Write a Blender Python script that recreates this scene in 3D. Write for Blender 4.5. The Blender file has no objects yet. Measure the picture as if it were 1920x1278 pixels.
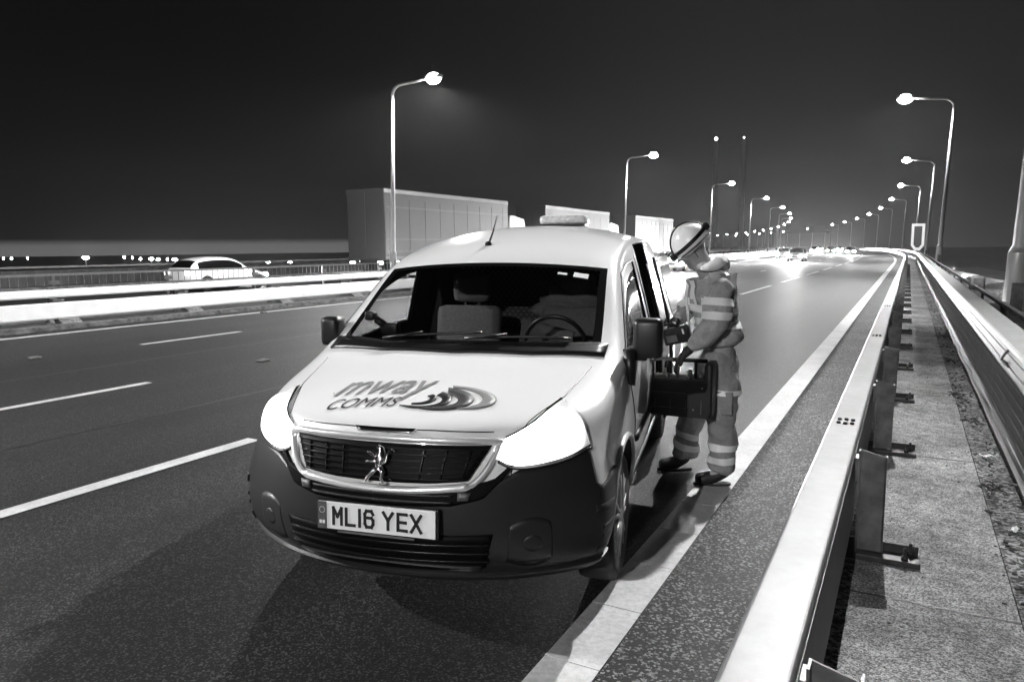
import bpy, bmesh, math, random
from mathutils import Vector, Matrix, Euler
from mathutils.bvhtree import BVHTree
random.seed(7)
R = math.radians
scene = bpy.context.scene
C = scene.collection

# ------------------------------------------------------------------ camera
def make_camera():
    f, ya, pi, ro, h = 1350.0, R(28.764), R(7.306), R(-0.605), 1.635
    F = Vector((-math.sin(ya)*math.cos(pi), math.cos(ya)*math.cos(pi), -math.sin(pi)))
    R0 = Vector((math.cos(ya), math.sin(ya), 0)); U0 = R0.cross(F)
    Rt = R0*math.cos(ro) + U0*math.sin(ro); U = -R0*math.sin(ro) + U0*math.cos(ro)
    cd = bpy.data.cameras.new('camera'); cd.sensor_width = 36; cd.lens = f/1920*36
    cd.clip_start = 0.05; cd.clip_end = 20000
    co = bpy.data.objects.new('camera', cd); C.objects.link(co)
    m = Matrix((Rt, U, -F)).transposed().to_4x4(); m.translation = Vector((0, 0, h))
    co.matrix_world = m; scene.camera = co
make_camera()
scene.view_settings.view_transform = 'Standard'; scene.view_settings.look = 'None'
scene.view_settings.gamma = 1; scene.view_settings.exposure = 1.0
scene.cycles.use_denoising = True
scene.cycles.max_bounces = 6; scene.cycles.transparent_max_bounces = 12; scene.cycles.volume_bounces = 0
scene.cycles.sample_clamp_indirect = 6

# ------------------------------------------------------------------ night sky
def make_world():
    w = bpy.data.worlds.new('World'); scene.world = w; w.use_nodes = True
    nt = w.node_tree; nt.nodes.clear(); N = nt.nodes.new; L = nt.links.new
    out = N('ShaderNodeOutputWorld'); bg = N('ShaderNodeBackground'); L(bg.outputs[0], out.inputs[0])
    tc = N('ShaderNodeTexCoord'); sep = N('ShaderNodeSeparateXYZ'); L(tc.outputs['Generated'], sep.inputs[0])
    # glow of the town low over the estuary, fading upwards
    r = N('ShaderNodeValToRGB'); L(sep.outputs['Z'], r.inputs[0])
    e = r.color_ramp.elements; e[0].position = 0.0; e[0].color = (.012,)*3+(1,)
    e[1].position = 0.5; e[1].color = (.0008,)*3+(1,)
    for p, v in ((.05, .0078), (.13, .0042), (.26, .0022)):
        q = e.new(p); q.color = (v, v, v, 1)
    n = N('ShaderNodeTexNoise'); n.inputs['Scale'].default_value = 1.6; n.inputs['Detail'].default_value = 3
    L(tc.outputs['Generated'], n.inputs['Vector'])
    mr = N('ShaderNodeMapRange'); mr.inputs[3].default_value = .6; mr.inputs[4].default_value = 1.25
    L(n.outputs[0], mr.inputs[0])
    # azimuth: brighter straight ahead over the bridge
    ax = N('ShaderNodeVectorMath'); ax.operation = 'DOT_PRODUCT'; ax.inputs[1].default_value = (-.30, .954, 0)
    L(tc.outputs['Generated'], ax.inputs[0])
    m2 = N('ShaderNodeMapRange'); m2.inputs[1].default_value = .80; m2.inputs[2].default_value = 1.0
    m2.inputs[3].default_value = .55; m2.inputs[4].default_value = 1.15; L(ax.outputs['Value'], m2.inputs[0])
    a = N('ShaderNodeMath'); a.operation = 'MULTIPLY'; L(mr.outputs[0], a.inputs[0]); L(m2.outputs[0], a.inputs[1])
    # low pale band put into the sky for the passing lorry's blur, left only
    bz = N('ShaderNodeMapRange'); bz.inputs[1].default_value = .0165; bz.inputs[2].default_value = .0085; bz.inputs[3].default_value = 0; bz.inputs[4].default_value = .065
    L(sep.outputs['Z'], bz.inputs[0])
    bx = N('ShaderNodeVectorMath'); bx.operation = 'DOT_PRODUCT'; bx.inputs[1].default_value = (-.8, .6, 0); L(tc.outputs['Generated'], bx.inputs[0])
    bm = N('ShaderNodeMapRange'); bm.inputs[1].default_value = .80; bm.inputs[2].default_value = .93; L(bx.outputs['Value'], bm.inputs[0])
    b = N('ShaderNodeMath'); b.operation = 'MULTIPLY'; L(bz.outputs[0], b.inputs[0]); L(bm.outputs[0], b.inputs[1])
    vm = N('ShaderNodeVectorMath'); vm.operation = 'SCALE'; L(r.outputs[0], vm.inputs[0]); L(a.outputs[0], vm.inputs[3])
    ad = N('ShaderNodeVectorMath'); ad.operation = 'ADD'; L(vm.outputs[0], ad.inputs[0]); L(b.outputs[0], ad.inputs[1])
    L(ad.outputs[0], bg.inputs[0]); bg.inputs[1].default_value = 1.0
make_world()

# ------------------------------------------------------------------ materials
def mat(name, col, rough=.6, metal=0., var=0., vs=4., bump=0., bs=60., spec=.5, var2=0., vs2=.6, coat=0., bdist=.004, stretch=None):
    m = bpy.data.materials.new(name); m.use_nodes = True
    nt = m.node_tree; P = nt.nodes['Principled BSDF']; N = nt.nodes.new; L = nt.links.new
    P.inputs['Roughness'].default_value = rough; P.inputs['Metallic'].default_value = metal
    P.inputs['Specular IOR Level'].default_value = spec
    P.inputs['Coat Weight'].default_value = coat; P.inputs['Coat Roughness'].default_value = .06
    P.inputs['Base Color'].default_value = (col, col, col, 1)
    tc = N('ShaderNodeTexCoord'); vec = tc.outputs['Object']
    if stretch:
        mp = N('ShaderNodeMapping'); mp.inputs['Scale'].default_value = stretch; L(vec, mp.inputs[0]); vec = mp.outputs[0]
    if var or var2:
        n = N('ShaderNodeTexNoise'); n.inputs['Scale'].default_value = vs; n.inputs['Detail'].default_value = 5; n.inputs['Roughness'].default_value = .6
        L(vec, n.inputs['Vector'])
        a = N('ShaderNodeMapRange'); a.inputs[1].default_value = .3; a.inputs[2].default_value = .7
        a.inputs[3].default_value = max(0, 1-var); a.inputs[4].default_value = 1+var; L(n.outputs[0], a.inputs[0])
        o = a.outputs[0]
        if var2:
            n2 = N('ShaderNodeTexNoise'); n2.inputs['Scale'].default_value = vs2; n2.inputs['Detail'].default_value = 4; L(vec, n2.inputs['Vector'])
            a2 = N('ShaderNodeMapRange'); a2.inputs[1].default_value = .3; a2.inputs[2].default_value = .7
            a2.inputs[3].default_value = 1-var2; a2.inputs[4].default_value = 1+var2; L(n2.outputs[0], a2.inputs[0])
            mu = N('ShaderNodeMath'); mu.operation = 'MULTIPLY'; L(o, mu.inputs[0]); L(a2.outputs[0], mu.inputs[1]); o = mu.outputs[0]
        s = N('ShaderNodeMath'); s.operation = 'MULTIPLY'; s.inputs[1].default_value = col; L(o, s.inputs[0])
        cc = N('ShaderNodeCombineColor'); [L(s.outputs[0], cc.inputs[i]) for i in range(3)]
        L(cc.outputs[0], P.inputs['Base Color'])
    if bump:
        n = N('ShaderNodeTexNoise'); n.inputs['Scale'].default_value = bs; n.inputs['Detail'].default_value = 3; L(vec, n.inputs['Vector'])
        b = N('ShaderNodeBump'); b.inputs['Strength'].default_value = bump; b.inputs['Distance'].default_value = bdist
        L(n.outputs[0], b.inputs['Height']); L(b.outputs[0], P.inputs['Normal'])
    return m
def emit(name, s, col=1.):
    m = bpy.data.materials.new(name); m.use_nodes = True; P = m.node_tree.nodes['Principled BSDF']
    P.inputs['Base Color'].default_value = (.8, .8, .8, 1)
    P.inputs['Emission Color'].default_value = (col, col, col, 1); P.inputs['Emission Strength'].default_value = s
    return m
def glass(name, tint=.75, frit=False):
    m = bpy.data.materials.new(name); m.use_nodes = True; nt = m.node_tree; nt.nodes.clear(); N = nt.nodes.new; L = nt.links.new
    out = N('ShaderNodeOutputMaterial'); t = N('ShaderNodeBsdfTransparent'); t.inputs[0].default_value = (tint,)*3+(1,)
    g = N('ShaderNodeBsdfGlossy'); g.inputs['Roughness'].default_value = .03; g.inputs[0].default_value = (1, 1, 1, 1)
    lw = N('ShaderNodeLayerWeight'); lw.inputs[0].default_value = .5
    pw = N('ShaderNodeMath'); pw.operation = 'POWER'; L(lw.outputs['Facing'], pw.inputs[0]); pw.inputs[1].default_value = 5
    fr = N('ShaderNodeMath'); fr.operation = 'MULTIPLY_ADD'; L(pw.outputs[0], fr.inputs[0]); fr.inputs[1].default_value = .9; fr.inputs[2].default_value = .06
    mx = N('ShaderNodeMixShader'); L(fr.outputs[0], mx.inputs[0]); L(t.outputs[0], mx.inputs[1]); L(g.outputs[0], mx.inputs[2])
    res = mx.outputs[0]
    if frit:   # printed black border round the pane, laid out in the pane's own UVs
        uv = N('ShaderNodeUVMap'); uv.uv_map = 'UV'; sp = N('ShaderNodeSeparateXYZ'); L(uv.outputs[0], sp.inputs[0])
        d = N('ShaderNodeBsdfPrincipled'); d.inputs['Base Color'].default_value = (.006,)*3+(1,); d.inputs['Roughness'].default_value = .12
        ab = N('ShaderNodeMath'); ab.operation = 'ABSOLUTE'; L(sp.outputs[0], ab.inputs[0])
        g1 = N('ShaderNodeMath'); g1.operation = 'GREATER_THAN'; g1.inputs[1].default_value = .875; L(ab.outputs[0], g1.inputs[0])
        g2 = N('ShaderNodeMath'); g2.operation = 'LESS_THAN'; g2.inputs[1].default_value = 3.20; L(sp.outputs[1], g2.inputs[0])
        g3 = N('ShaderNodeMath'); g3.operation = 'GREATER_THAN'; g3.inputs[1].default_value = 4.90; L(sp.outputs[1], g3.inputs[0])
        a1 = N('ShaderNodeMath'); a1.operation = 'MAXIMUM'; L(g1.outputs[0], a1.inputs[0]); L(g2.outputs[0], a1.inputs[1])
        a2 = N('ShaderNodeMath'); a2.operation = 'MAXIMUM'; L(a1.outputs[0], a2.inputs[0]); L(g3.outputs[0], a2.inputs[1])
        m2 = N('ShaderNodeMixShader'); L(a2.outputs[0], m2.inputs[0]); L(res, m2.inputs[1]); L(d.outputs[0], m2.inputs[2]); res = m2.outputs[0]
    L(res, out.inputs[0]); return m

def asphalt(name, lo, hi, grain=120, rough=.55, big=.25, bdist=.006, spec=.5, t0=.2, flat=False):
    m = bpy.data.materials.new(name); m.use_nodes = True
    nt = m.node_tree; P = nt.nodes['Principled BSDF']; N = nt.nodes.new; L = nt.links.new
    P.inputs['Roughness'].default_value = rough; P.inputs['Specular IOR Level'].default_value = spec
    tc = N('ShaderNodeTexCoord')
    v = N('ShaderNodeTexVoronoi'); v.inputs['Scale'].default_value = grain; L(tc.outputs['Object'], v.inputs['Vector'])
    sp = N('ShaderNodeSeparateColor'); L(v.outputs['Color'], sp.inputs[0])
    mr = N('ShaderNodeMapRange'); mr.interpolation_type = 'SMOOTHSTEP'; mr.inputs[1].default_value = t0; mr.inputs[2].default_value = 1.; mr.inputs[3].default_value = lo; mr.inputs[4].default_value = hi
    L(sp.outputs[0], mr.inputs[0])
    # worn wheel tracks and patches, long along the road
    mp = N('ShaderNodeMapping'); mp.inputs['Scale'].default_value = (1.1, 1.3 if flat else .06, 1); L(tc.outputs['Object'], mp.inputs[0])
    n = N('ShaderNodeTexNoise'); n.inputs['Scale'].default_value = 1.; n.inputs['Detail'].default_value = 5; L(mp.outputs[0], n.inputs['Vector'])
    m2 = N('ShaderNodeMapRange'); m2.inputs[1].default_value = .3; m2.inputs[2].default_value = .7; m2.inputs[3].default_value = 1-big; m2.inputs[4].default_value = 1+big; L(n.outputs[0], m2.inputs[0])
    n3 = N('ShaderNodeTexNoise'); n3.inputs['Scale'].default_value = 14; n3.inputs['Detail'].default_value = 6; L(tc.outputs['Object'], n3.inputs['Vector'])
    m3 = N('ShaderNodeMapRange'); m3.inputs[1].default_value = .3; m3.inputs[2].default_value = .7; m3.inputs[3].default_value = .7; m3.inputs[4].default_value = 1.35; L(n3.outputs[0], m3.inputs[0])
    a = N('ShaderNodeMath'); a.operation = 'MULTIPLY'; L(mr.outputs[0], a.inputs[0]); L(m2.outputs[0], a.inputs[1])
    b = N('ShaderNodeMath'); b.operation = 'MULTIPLY'; L(a.outputs[0], b.inputs[0]); L(m3.outputs[0], b.inputs[1])
    cc = N('ShaderNodeCombineColor'); [L(b.outputs[0], cc.inputs[i]) for i in range(3)]; L(cc.outputs[0], P.inputs['Base Color'])
    bp = N('ShaderNodeBump'); bp.inputs['Strength'].default_value = .8; bp.inputs['Distance'].default_value = bdist
    L(v.outputs['Distance'], bp.inputs['Height']); bp.invert = True; L(bp.outputs[0], P.inputs['Normal'])
    return m

M = {
 'grit': mat('grit', .05, .9, 0, .8, 40),
 'asphalt': asphalt('asphalt', .0025, .056, 130, .64, .5, .0012, .3, .60),
 'chipping': asphalt('coarse_chippings', .002, .17, 100, .7, .35, .002, .25, .62, True),
 'concrete': asphalt('walkway_concrete', .08, .32, 150, .9, .55, .004, .3, .1, True),
 'concrete_dirty': asphalt('dirty_edge_concrete', .03, .22, 60, .9, .6, .008, .3, .2, True),
 'line': mat('road_paint', .44, .6, 0, .18, 40, .5, 120, .4, .14, 3),
 'galv': mat('galvanised_steel', .10, .46, .25, .12, 14, .05, 200, .5, .22, 1.1),
 'galv_dark': mat('weathered_steel', .12, .5, .5, .4, 8, .2, 60, .5, .3, 2),
 'rail_white': mat('painted_barrier_beam', .85, .45, 0, .06, 3, 0, 0, .5),
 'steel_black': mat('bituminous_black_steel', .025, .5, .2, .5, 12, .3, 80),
 'panel': mat('dark_parapet_panel', .020, .5, .1, .7, 5, .15, 60, .4, .6, 1.2, stretch=(1, 1.6, .35)),
 'rail_top': mat('parapet_top_rail', .13, .62, .05, .15, 8, .05, 60),
 'pole': mat('column_grey_paint', .36, .4, .2, .08, 3),
 'rubble': mat('median_fill', .06, .9, 0, .8, 6, .8, 30),
 'land': mat('dark_land', .035, 1., 0, .6, .01, 0),
 'water': mat('estuary_water', .02, .25, 0, .1, .02, .3, .2),
 'white_paint': mat('white_van_paint', .80, .28, 0, .015, 2, 0, 0, .5, coat=.8),
 'plastic': mat('grey_black_bumper_plastic', .014, .42, 0, .08, 5, .12, 900, .45, bdist=.0006),
 'black': mat('black_plastic', .006, .35, 0, .2, 20),
 'mirror_plastic': mat('mirror_black_plastic', .009, .38, 0, .1, 9),
 'gloss_black': mat('gloss_black', .005, .1),
 'grille_black': mat('grille_black', .003, .5, spec=.08),
 'slat_black': mat('slat_black', .005, .3, spec=.25),
 'chrome': mat('satin_chrome', .85, .13, 1.),
 'frame': mat('silver_satin_frame', .80, .30, .55),
 'rubber': mat('tyre_rubber', .02, .75, 0, .2, 30, .3, 150),
 'alloy': mat('silver_wheel_trim', .55, .3, .7, .15, 12),
 'interior': mat('interior_dark', .02, .8, 0, .3, 12),
 'seat': mat('seat_cloth', .11, .9, 0, .2, 60, .3, 300),
 'hivis': mat('hi_vis_fabric', .37, .8, 0, .12, 9, .5, 26, .3, .08, 60, bdist=.03),
 'hivis_trouser': mat('hi_vis_trouser_fabric', .27, .8, 0, .14, 8, .5, 24, .3, .08, 60, bdist=.03),
 'hood': mat('pale_hood_fabric', .70, .8, 0, .1, 20, .5, 30),
 'curtain_dark': mat('dark_lorry_curtain', .006, .5, 0, .15, 2, .1, 4, .5, .2, .5),
 'reflect': mat('reflective_tape', .92, .4, 0, .05, 60),
 'helmet': mat('helmet_shell', .80, .25, 0, .04, 8, coat=.5),
 'skin': mat('skin', .32, .55, 0, .10, 40, .2, 150),
 'glove': mat('black_glove', .02, .7, 0, .5, 40, .4, 90),
 'boot': mat('boot_leather', .012, .5, 0, .4, 30),
 'toolbox': mat('toolbox_black', .012, .4, 0, .3, 20, .2, 60),
 'metal': mat('tool_metal', .55, .3, .8, .3, 12),
 'paper': mat('paper', .8, .7),
 'plate': mat('number_plate_white', .82, .35),
 'ink_dark': mat('ink_dark', .045, .5), 'ink_mid': mat('ink_grey', .22, .5), 'ink_black': mat('ink_black', .008, .5),
 'curtain': mat('lorry_curtain', .026, .5, 0, .10, 2, .1, 4, .5, .1, .5),
 'lamp': emit('lantern_glow', 60), 'lamp_far': emit('lantern_far_glow', 60), 'hl': emit('headlamp_glow', 14),
 'hl_far': emit('headlamp_far_glow', 1500), 'tiny': emit('town_light_glow', 60),
 'tail': emit('marker_glow', 5),
 'dome': mat('clear_beacon_dome', .7, .12, 0, .25, 40),
 'glass': glass('side_glass', .75), 'screen': glass('windscreen_glass', .8, True),
 'car': mat('car_paint', .5, .25, .3, coat=.8), 'tower': mat('pylon_concrete', .8, .9),
 'sign': mat('sign_back', .05, .6), 'liner': mat('cab_lining', .05, .85, 0, .2, 10),
}

def hl_mat(sd):
    # lit lens: brightest in front of its bulbs and falling off towards the housing
    m = emit('headlamp_lens', 1.); nt = m.node_tree; P = nt.nodes['Principled BSDF']; N = nt.nodes.new; L = nt.links.new
    P.inputs['Roughness'].default_value = .15; P.inputs['Base Color'].default_value = (.5, .5, .5, 1)
    tc = N('ShaderNodeTexCoord'); tot = None
    for c, r, k in (((.60*sd, .17, .845), .175, 7.), ((.69*sd, .30, .885), .155, 6.)):
        d = N('ShaderNodeVectorMath'); d.operation = 'DISTANCE'; L(tc.outputs['Object'], d.inputs[0]); d.inputs[1].default_value = c
        mr = N('ShaderNodeMapRange'); mr.interpolation_type = 'SMOOTHERSTEP'; mr.inputs[1].default_value = r; mr.inputs[2].default_value = .02; mr.inputs[3].default_value = 0; mr.inputs[4].default_value = k; L(d.outputs['Value'], mr.inputs[0])
        if tot is None: tot = mr.outputs[0]
        else:
            a = N('ShaderNodeMath'); a.operation = 'ADD'; L(tot, a.inputs[0]); L(mr.outputs[0], a.inputs[1]); tot = a.outputs[0]
    b = N('ShaderNodeMath'); b.operation = 'ADD'; L(tot, b.inputs[0]); b.inputs[1].default_value = .16; L(b.outputs[0], P.inputs['Emission Strength'])
    return m
# ------------------------------------------------------------------ helpers
def tag(o, label=None, cat=None, group=None, kind=None):
    if label: o['label'] = label
    if cat: o['category'] = cat
    if group: o['group'] = group
    if kind: o['kind'] = kind
    return o
def obj(name, bm, m, parent=None, smooth=False, loc=None, auto=None):
    me = bpy.data.meshes.new(name)
    bmesh.ops.recalc_face_normals(bm, faces=bm.faces) if auto is None else None
    bm.to_mesh(me); bm.free()
    for mm in (m if isinstance(m, (list, tuple)) else [m]): me.materials.append(mm)
    if smooth:
        for p in me.polygons: p.use_smooth = True
    o = bpy.data.objects.new(name, me); C.objects.link(o)
    if parent: o.parent = parent
    if loc: o.location = loc
    return o
def empty(name, loc=(0, 0, 0), rz=0, label=None, cat=None, group=None):
    o = bpy.data.objects.new(name, None); C.objects.link(o); o.location = loc; o.rotation_euler = (0, 0, rz)
    o.empty_display_size = .2
    return tag(o, label, cat, group)
def add_box(bm, c, s, rot=None, bevel=0):
    r = bmesh.ops.create_cube(bm, size=1); vs = r['verts']
    bmesh.ops.scale(bm, vec=s, verts=vs)
    if bevel:
        es = list({e for v in vs for e in v.link_edges})
        rr = bmesh.ops.bevel(bm, geom=es, offset=bevel, segments=2, affect='EDGES', profile=.6)
        vs = list({v for f in rr['faces'] for v in f.verts} | {v for v in vs if v.is_valid})
    if rot: bmesh.ops.rotate(bm, cent=(0, 0, 0), matrix=rot.to_matrix() if hasattr(rot, 'to_matrix') else rot, verts=vs)
    bmesh.ops.translate(bm, vec=c, verts=vs)
    return vs
def add_tube(bm, pts, rad, seg=8, caps=True):
    pts = [Vector(p) for p in pts]; rads = rad if isinstance(rad, (list, tuple)) else [rad]*len(pts)
    rings = []; prev = None
    for i, p in enumerate(pts):
        t = (pts[min(i+1, len(pts)-1)] - pts[max(i-1, 0)]).normalized()
        a = prev if prev is not None else (Vector((0, 0, 1)) if abs(t.z) < .9 else Vector((1, 0, 0)))
        n = (a - t*a.dot(t)).normalized(); b = t.cross(n); prev = n
        rings.append([bm.verts.new(p + (n*math.cos(2*math.pi*k/seg) + b*math.sin(2*math.pi*k/seg))*rads[i]) for k in range(seg)])
    for A, B in zip(rings, rings[1:]):
        for k in range(seg): bm.faces.new((A[k], A[(k+1) % seg], B[(k+1) % seg], B[k]))
    if caps: bm.faces.new(rings[0][::-1]); bm.faces.new(rings[-1])
def add_lathe(bm, prof, axis='z', c=(0, 0, 0), seg=24):
    """prof: list of (r, h). axis x: h along +x"""
    rings = []
    for r, h in prof:
        ring = []
        for k in range(seg):
            a = 2*math.pi*k/seg
            if axis == 'z': p = (r*math.cos(a), r*math.sin(a), h)
            elif axis == 'x': p = (h, r*math.cos(a), r*math.sin(a))
            else: p = (r*math.cos(a), h, r*math.sin(a))
            ring.append(bm.verts.new(Vector(c)+Vector(p)))
        rings.append(ring)
    for A, B in zip(rings, rings[1:]):
        for k in range(seg): bm.faces.new((A[k], A[(k+1) % seg], B[(k+1) % seg], B[k]))
    bm.faces.new(rings[0][::-1]); bm.faces.new(rings[-1])
def add_prism(bm, poly, d0, d1, axis='y'):
    """extrude a 2D polygon; axis y: poly is (x,z); axis z: poly is (x,y); axis x: poly is (y,z)"""
    def P(p, d): return (p[0], d, p[1]) if axis == 'y' else ((p[0], p[1], d) if axis == 'z' else (d, p[0], p[1]))
    A = [bm.verts.new(P(p, d0)) for p in poly]; B = [bm.verts.new(P(p, d1)) for p in poly]; n = len(poly)
    bm.faces.new(A[::-1]); bm.faces.new(B)
    for i in range(n): bm.faces.new((A[i], A[(i+1) % n], B[(i+1) % n], B[i]))
def BM(): return bmesh.new()
def copy_tree(o, parent=None):
    if o.type == 'LIGHT': return None
    c = o.copy(); C.objects.link(c); c.parent = parent
    for ch in [x for x in o.children]: copy_tree(ch, c)
    return c

# road alignment: straight, then a long left-hand bend
S0, RC = 70., 1100.
def al(X, s, z=0.):
    if s <= S0: return Vector((X, s, z))
    th = (s-S0)/RC; r = RC+X
    return Vector((-RC + r*math.cos(th), S0 + r*math.sin(th), z))
def alang(s): return 0. if s <= S0 else (s-S0)/RC
def stations(a, b):
    s = a; out = []
    while s < b:
        out.append(s); s += 4 if s < 60 else (6 if s < 200 else 15)
    return out+[b]
def ribbon(name, X0, X1, z, a, b, m, label=None, cat=None, kind=None, thick=0., parent=None, group=None, z1=None):
    bm = BM(); rows = []
    for s in stations(a, b):
        rows.append([bm.verts.new(al(X, s, zz)) for X, zz in ((X0, z), (X1, z if z1 is None else z1))])
    for A, B in zip(rows, rows[1:]): bm.faces.new((A[0], A[1], B[1], B[0]))
    if thick:
        bmesh.ops.solidify(bm, geom=bm.faces[:], thickness=thick)
    return tag(obj(name, bm, m, parent), label, cat, group, kind)
def sweep(name, prof, a, b, m, parent=None, closed=True, smooth=False, st=None):
    """profile of (X, z) swept along the alignment"""
    bm = BM(); rows = []
    for s in (st or stations(a, b)): rows.append([bm.verts.new(al(X, s, z)) for X, z in prof])
    n = len(prof)
    for A, B in zip(rows, rows[1:]):
        for k in range(n if closed else n-1): bm.faces.new((A[k], A[(k+1) % n], B[(k+1) % n], B[k]))
    if closed: bm.faces.new(rows[0][::-1]); bm.faces.new(rows[-1])
    return obj(name, bm, m, parent, smooth)
END = 640.

# ================================================================== SETTING
def setting():
    bm = BM(); bmesh.ops.create_grid(bm, x_segments=60, y_segments=60, size=7000)
    for v in bm.verts:
        v.co.z = -26 + 2.0*math.sin(v.co.x*.0013)*math.cos(v.co.y*.0011)
    tag(obj('land', bm, M['land']), kind='structure')
    # low dark hill on the far left shore
    bm = BM(); n = 60; rows = []
    for j in range(7):
        row = []
        for i in range(n+1):
            t = i/n; ang = R(50) - R(34)*t          # bearing left of the road axis
            d = 520 + j*60
            hgt = (math.exp(-((t-.28)/.30)**2)*18.5 + 2.2*math.sin(9*t+1))*math.sin(math.pi*j/6) if 0 < j < 6 else 0
            row.append(bm.verts.new((-d*math.sin(ang), d*math.cos(ang), -27 + max(0, hgt))))
        rows.append(row)
    for a, b in zip(rows, rows[1:]):
        for i in range(n): bm.faces.new((a[i], a[i+1], b[i+1], b[i]))
    tag(obj('hill', bm, M['land'], smooth=True), kind='structure')
    # bridge deck slab under both carriageways
    o = sweep('bridge_deck', [(-38.6, -.02), (1.05, -.02), (1.05, -.5), (-2, -1.6), (-36, -1.6), (-38.6, -.5)], -14, END, M['concrete_dirty']); tag(o, kind='structure')
    tag(ribbon('road', -15.75, -.30, 0, -14, END, M['asphalt']), kind='structure')
    tag(ribbon('opposite_road', -38.2, -24.2, 0, -14, END, M['asphalt']), kind='structure')
    tag(ribbon('hard_strip', -.965, -.30, .004, -14, END, M['chipping']), kind='structure')
    o = sweep('walkway', [(-.16, 0), (-.16, .035), (.50, .035), (.50, 0)], -14, END, M['concrete']); tag(o, kind='structure')
    o = sweep('walkway_edge', [(.508, 0), (.508, .025), (.70, .020), (.70, 0)], -14, END, M['concrete_dirty']); tag(o, kind='structure')
    bm = BM()   # joints across the walkway
    for k in range(1, 26): add_box(bm, (.17, 3.55+k*2.6-2.6, .0365), (.66, .012, .002))
    tag(obj('walkway_joint', bm, M['steel_black']), kind='structure')
    o = sweep('central_reserve', [(-23.9, 0), (-23.9, .1), (-16.0, .1), (-15.9, 0)], -14, END, M['rubble']); tag(o, kind='structure')
    # painted markings
    bm = BM(); rows = []
    for s in stations(-14, END): rows.append([bm.verts.new(al(X, s, .008)) for X in (-1.205, -.97)])
    for A, B in zip(rows, rows[1:]): bm.faces.new((A[0], A[1], B[1], B[0]))
    s = 1.45
    while s < 4.6:
        add_box(bm, (-1.0875, s, .010), (.235, .018, .003)); s += .5
    tag(obj('edge_line_marking', bm, M['line']), kind='structure')
    for X, w, on, off, st in ((-4.95, .15, 6.0, 3.0, -1.7), (-8.35, .13, 2.0, 7.0, 3.66), (-11.95, .13, 2.2, 6.8, 8.0)):
        bm = BM(); s = st-9*2
        if X == -8.35: s = 3.66-18
        while s < 420:
            seg = [s, s+on/2, s+on]
            rr = [[bm.verts.new(al(x, q, .006)) for x in (X-w/2, X+w/2)] for q in seg]
            for A, B in zip(rr, rr[1:]): bm.faces.new((A[0], A[1], B[1], B[0]))
            s += on+off
        tag(obj('lane_line_marking', bm, M['line']), kind='structure')
    for X in (-6.62, -10.2):
        tag(ribbon('road_seam', X, X+.022, .003, -14, 90, M['steel_black']), kind='structure')
    tag(ribbon('median_edge_marking', -15.30, -15.10, .006, -14, END, M['line']), kind='structure')
    tag(ribbon('far_edge_marking', -24.7, -24.5, .006, -14, END, M['line']), kind='structure')
setting()

def road_studs():
    base = None
    for i, (X, s, lab) in enumerate(((-8.4, 7.55, 'small metal road stud on the lane line left of the van headlight'),
                     (-11.95, 6.2, 'small metal road stud near the third lane line, by the central barrier'),
                     (-4.95, 18.4, 'small road stud on the asphalt behind the worker, near the lane line'),
                     (-15.0, 13.6, 'small road stud on the painted edge line below the central barrier'))):
        e = empty('road_stud', (X, s, .008), 0, lab, 'road stud', 'reflecting studs set in the road')
        if base is None:
            bm = BM(); add_box(bm, (0, 0, .012), (.13, .16, .024), bevel=.01); h = obj('housing', bm, M['galv_dark'], e, True)
            bm = BM(); add_box(bm, (0, 0, .026), (.07, .10, .014), bevel=.005); g = obj('reflector', bm, M['galv'], e, True); base = (h, g)
        else:
            for p in base: c = p.copy(); C.objects.link(c); c.parent = e
road_studs()

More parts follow.
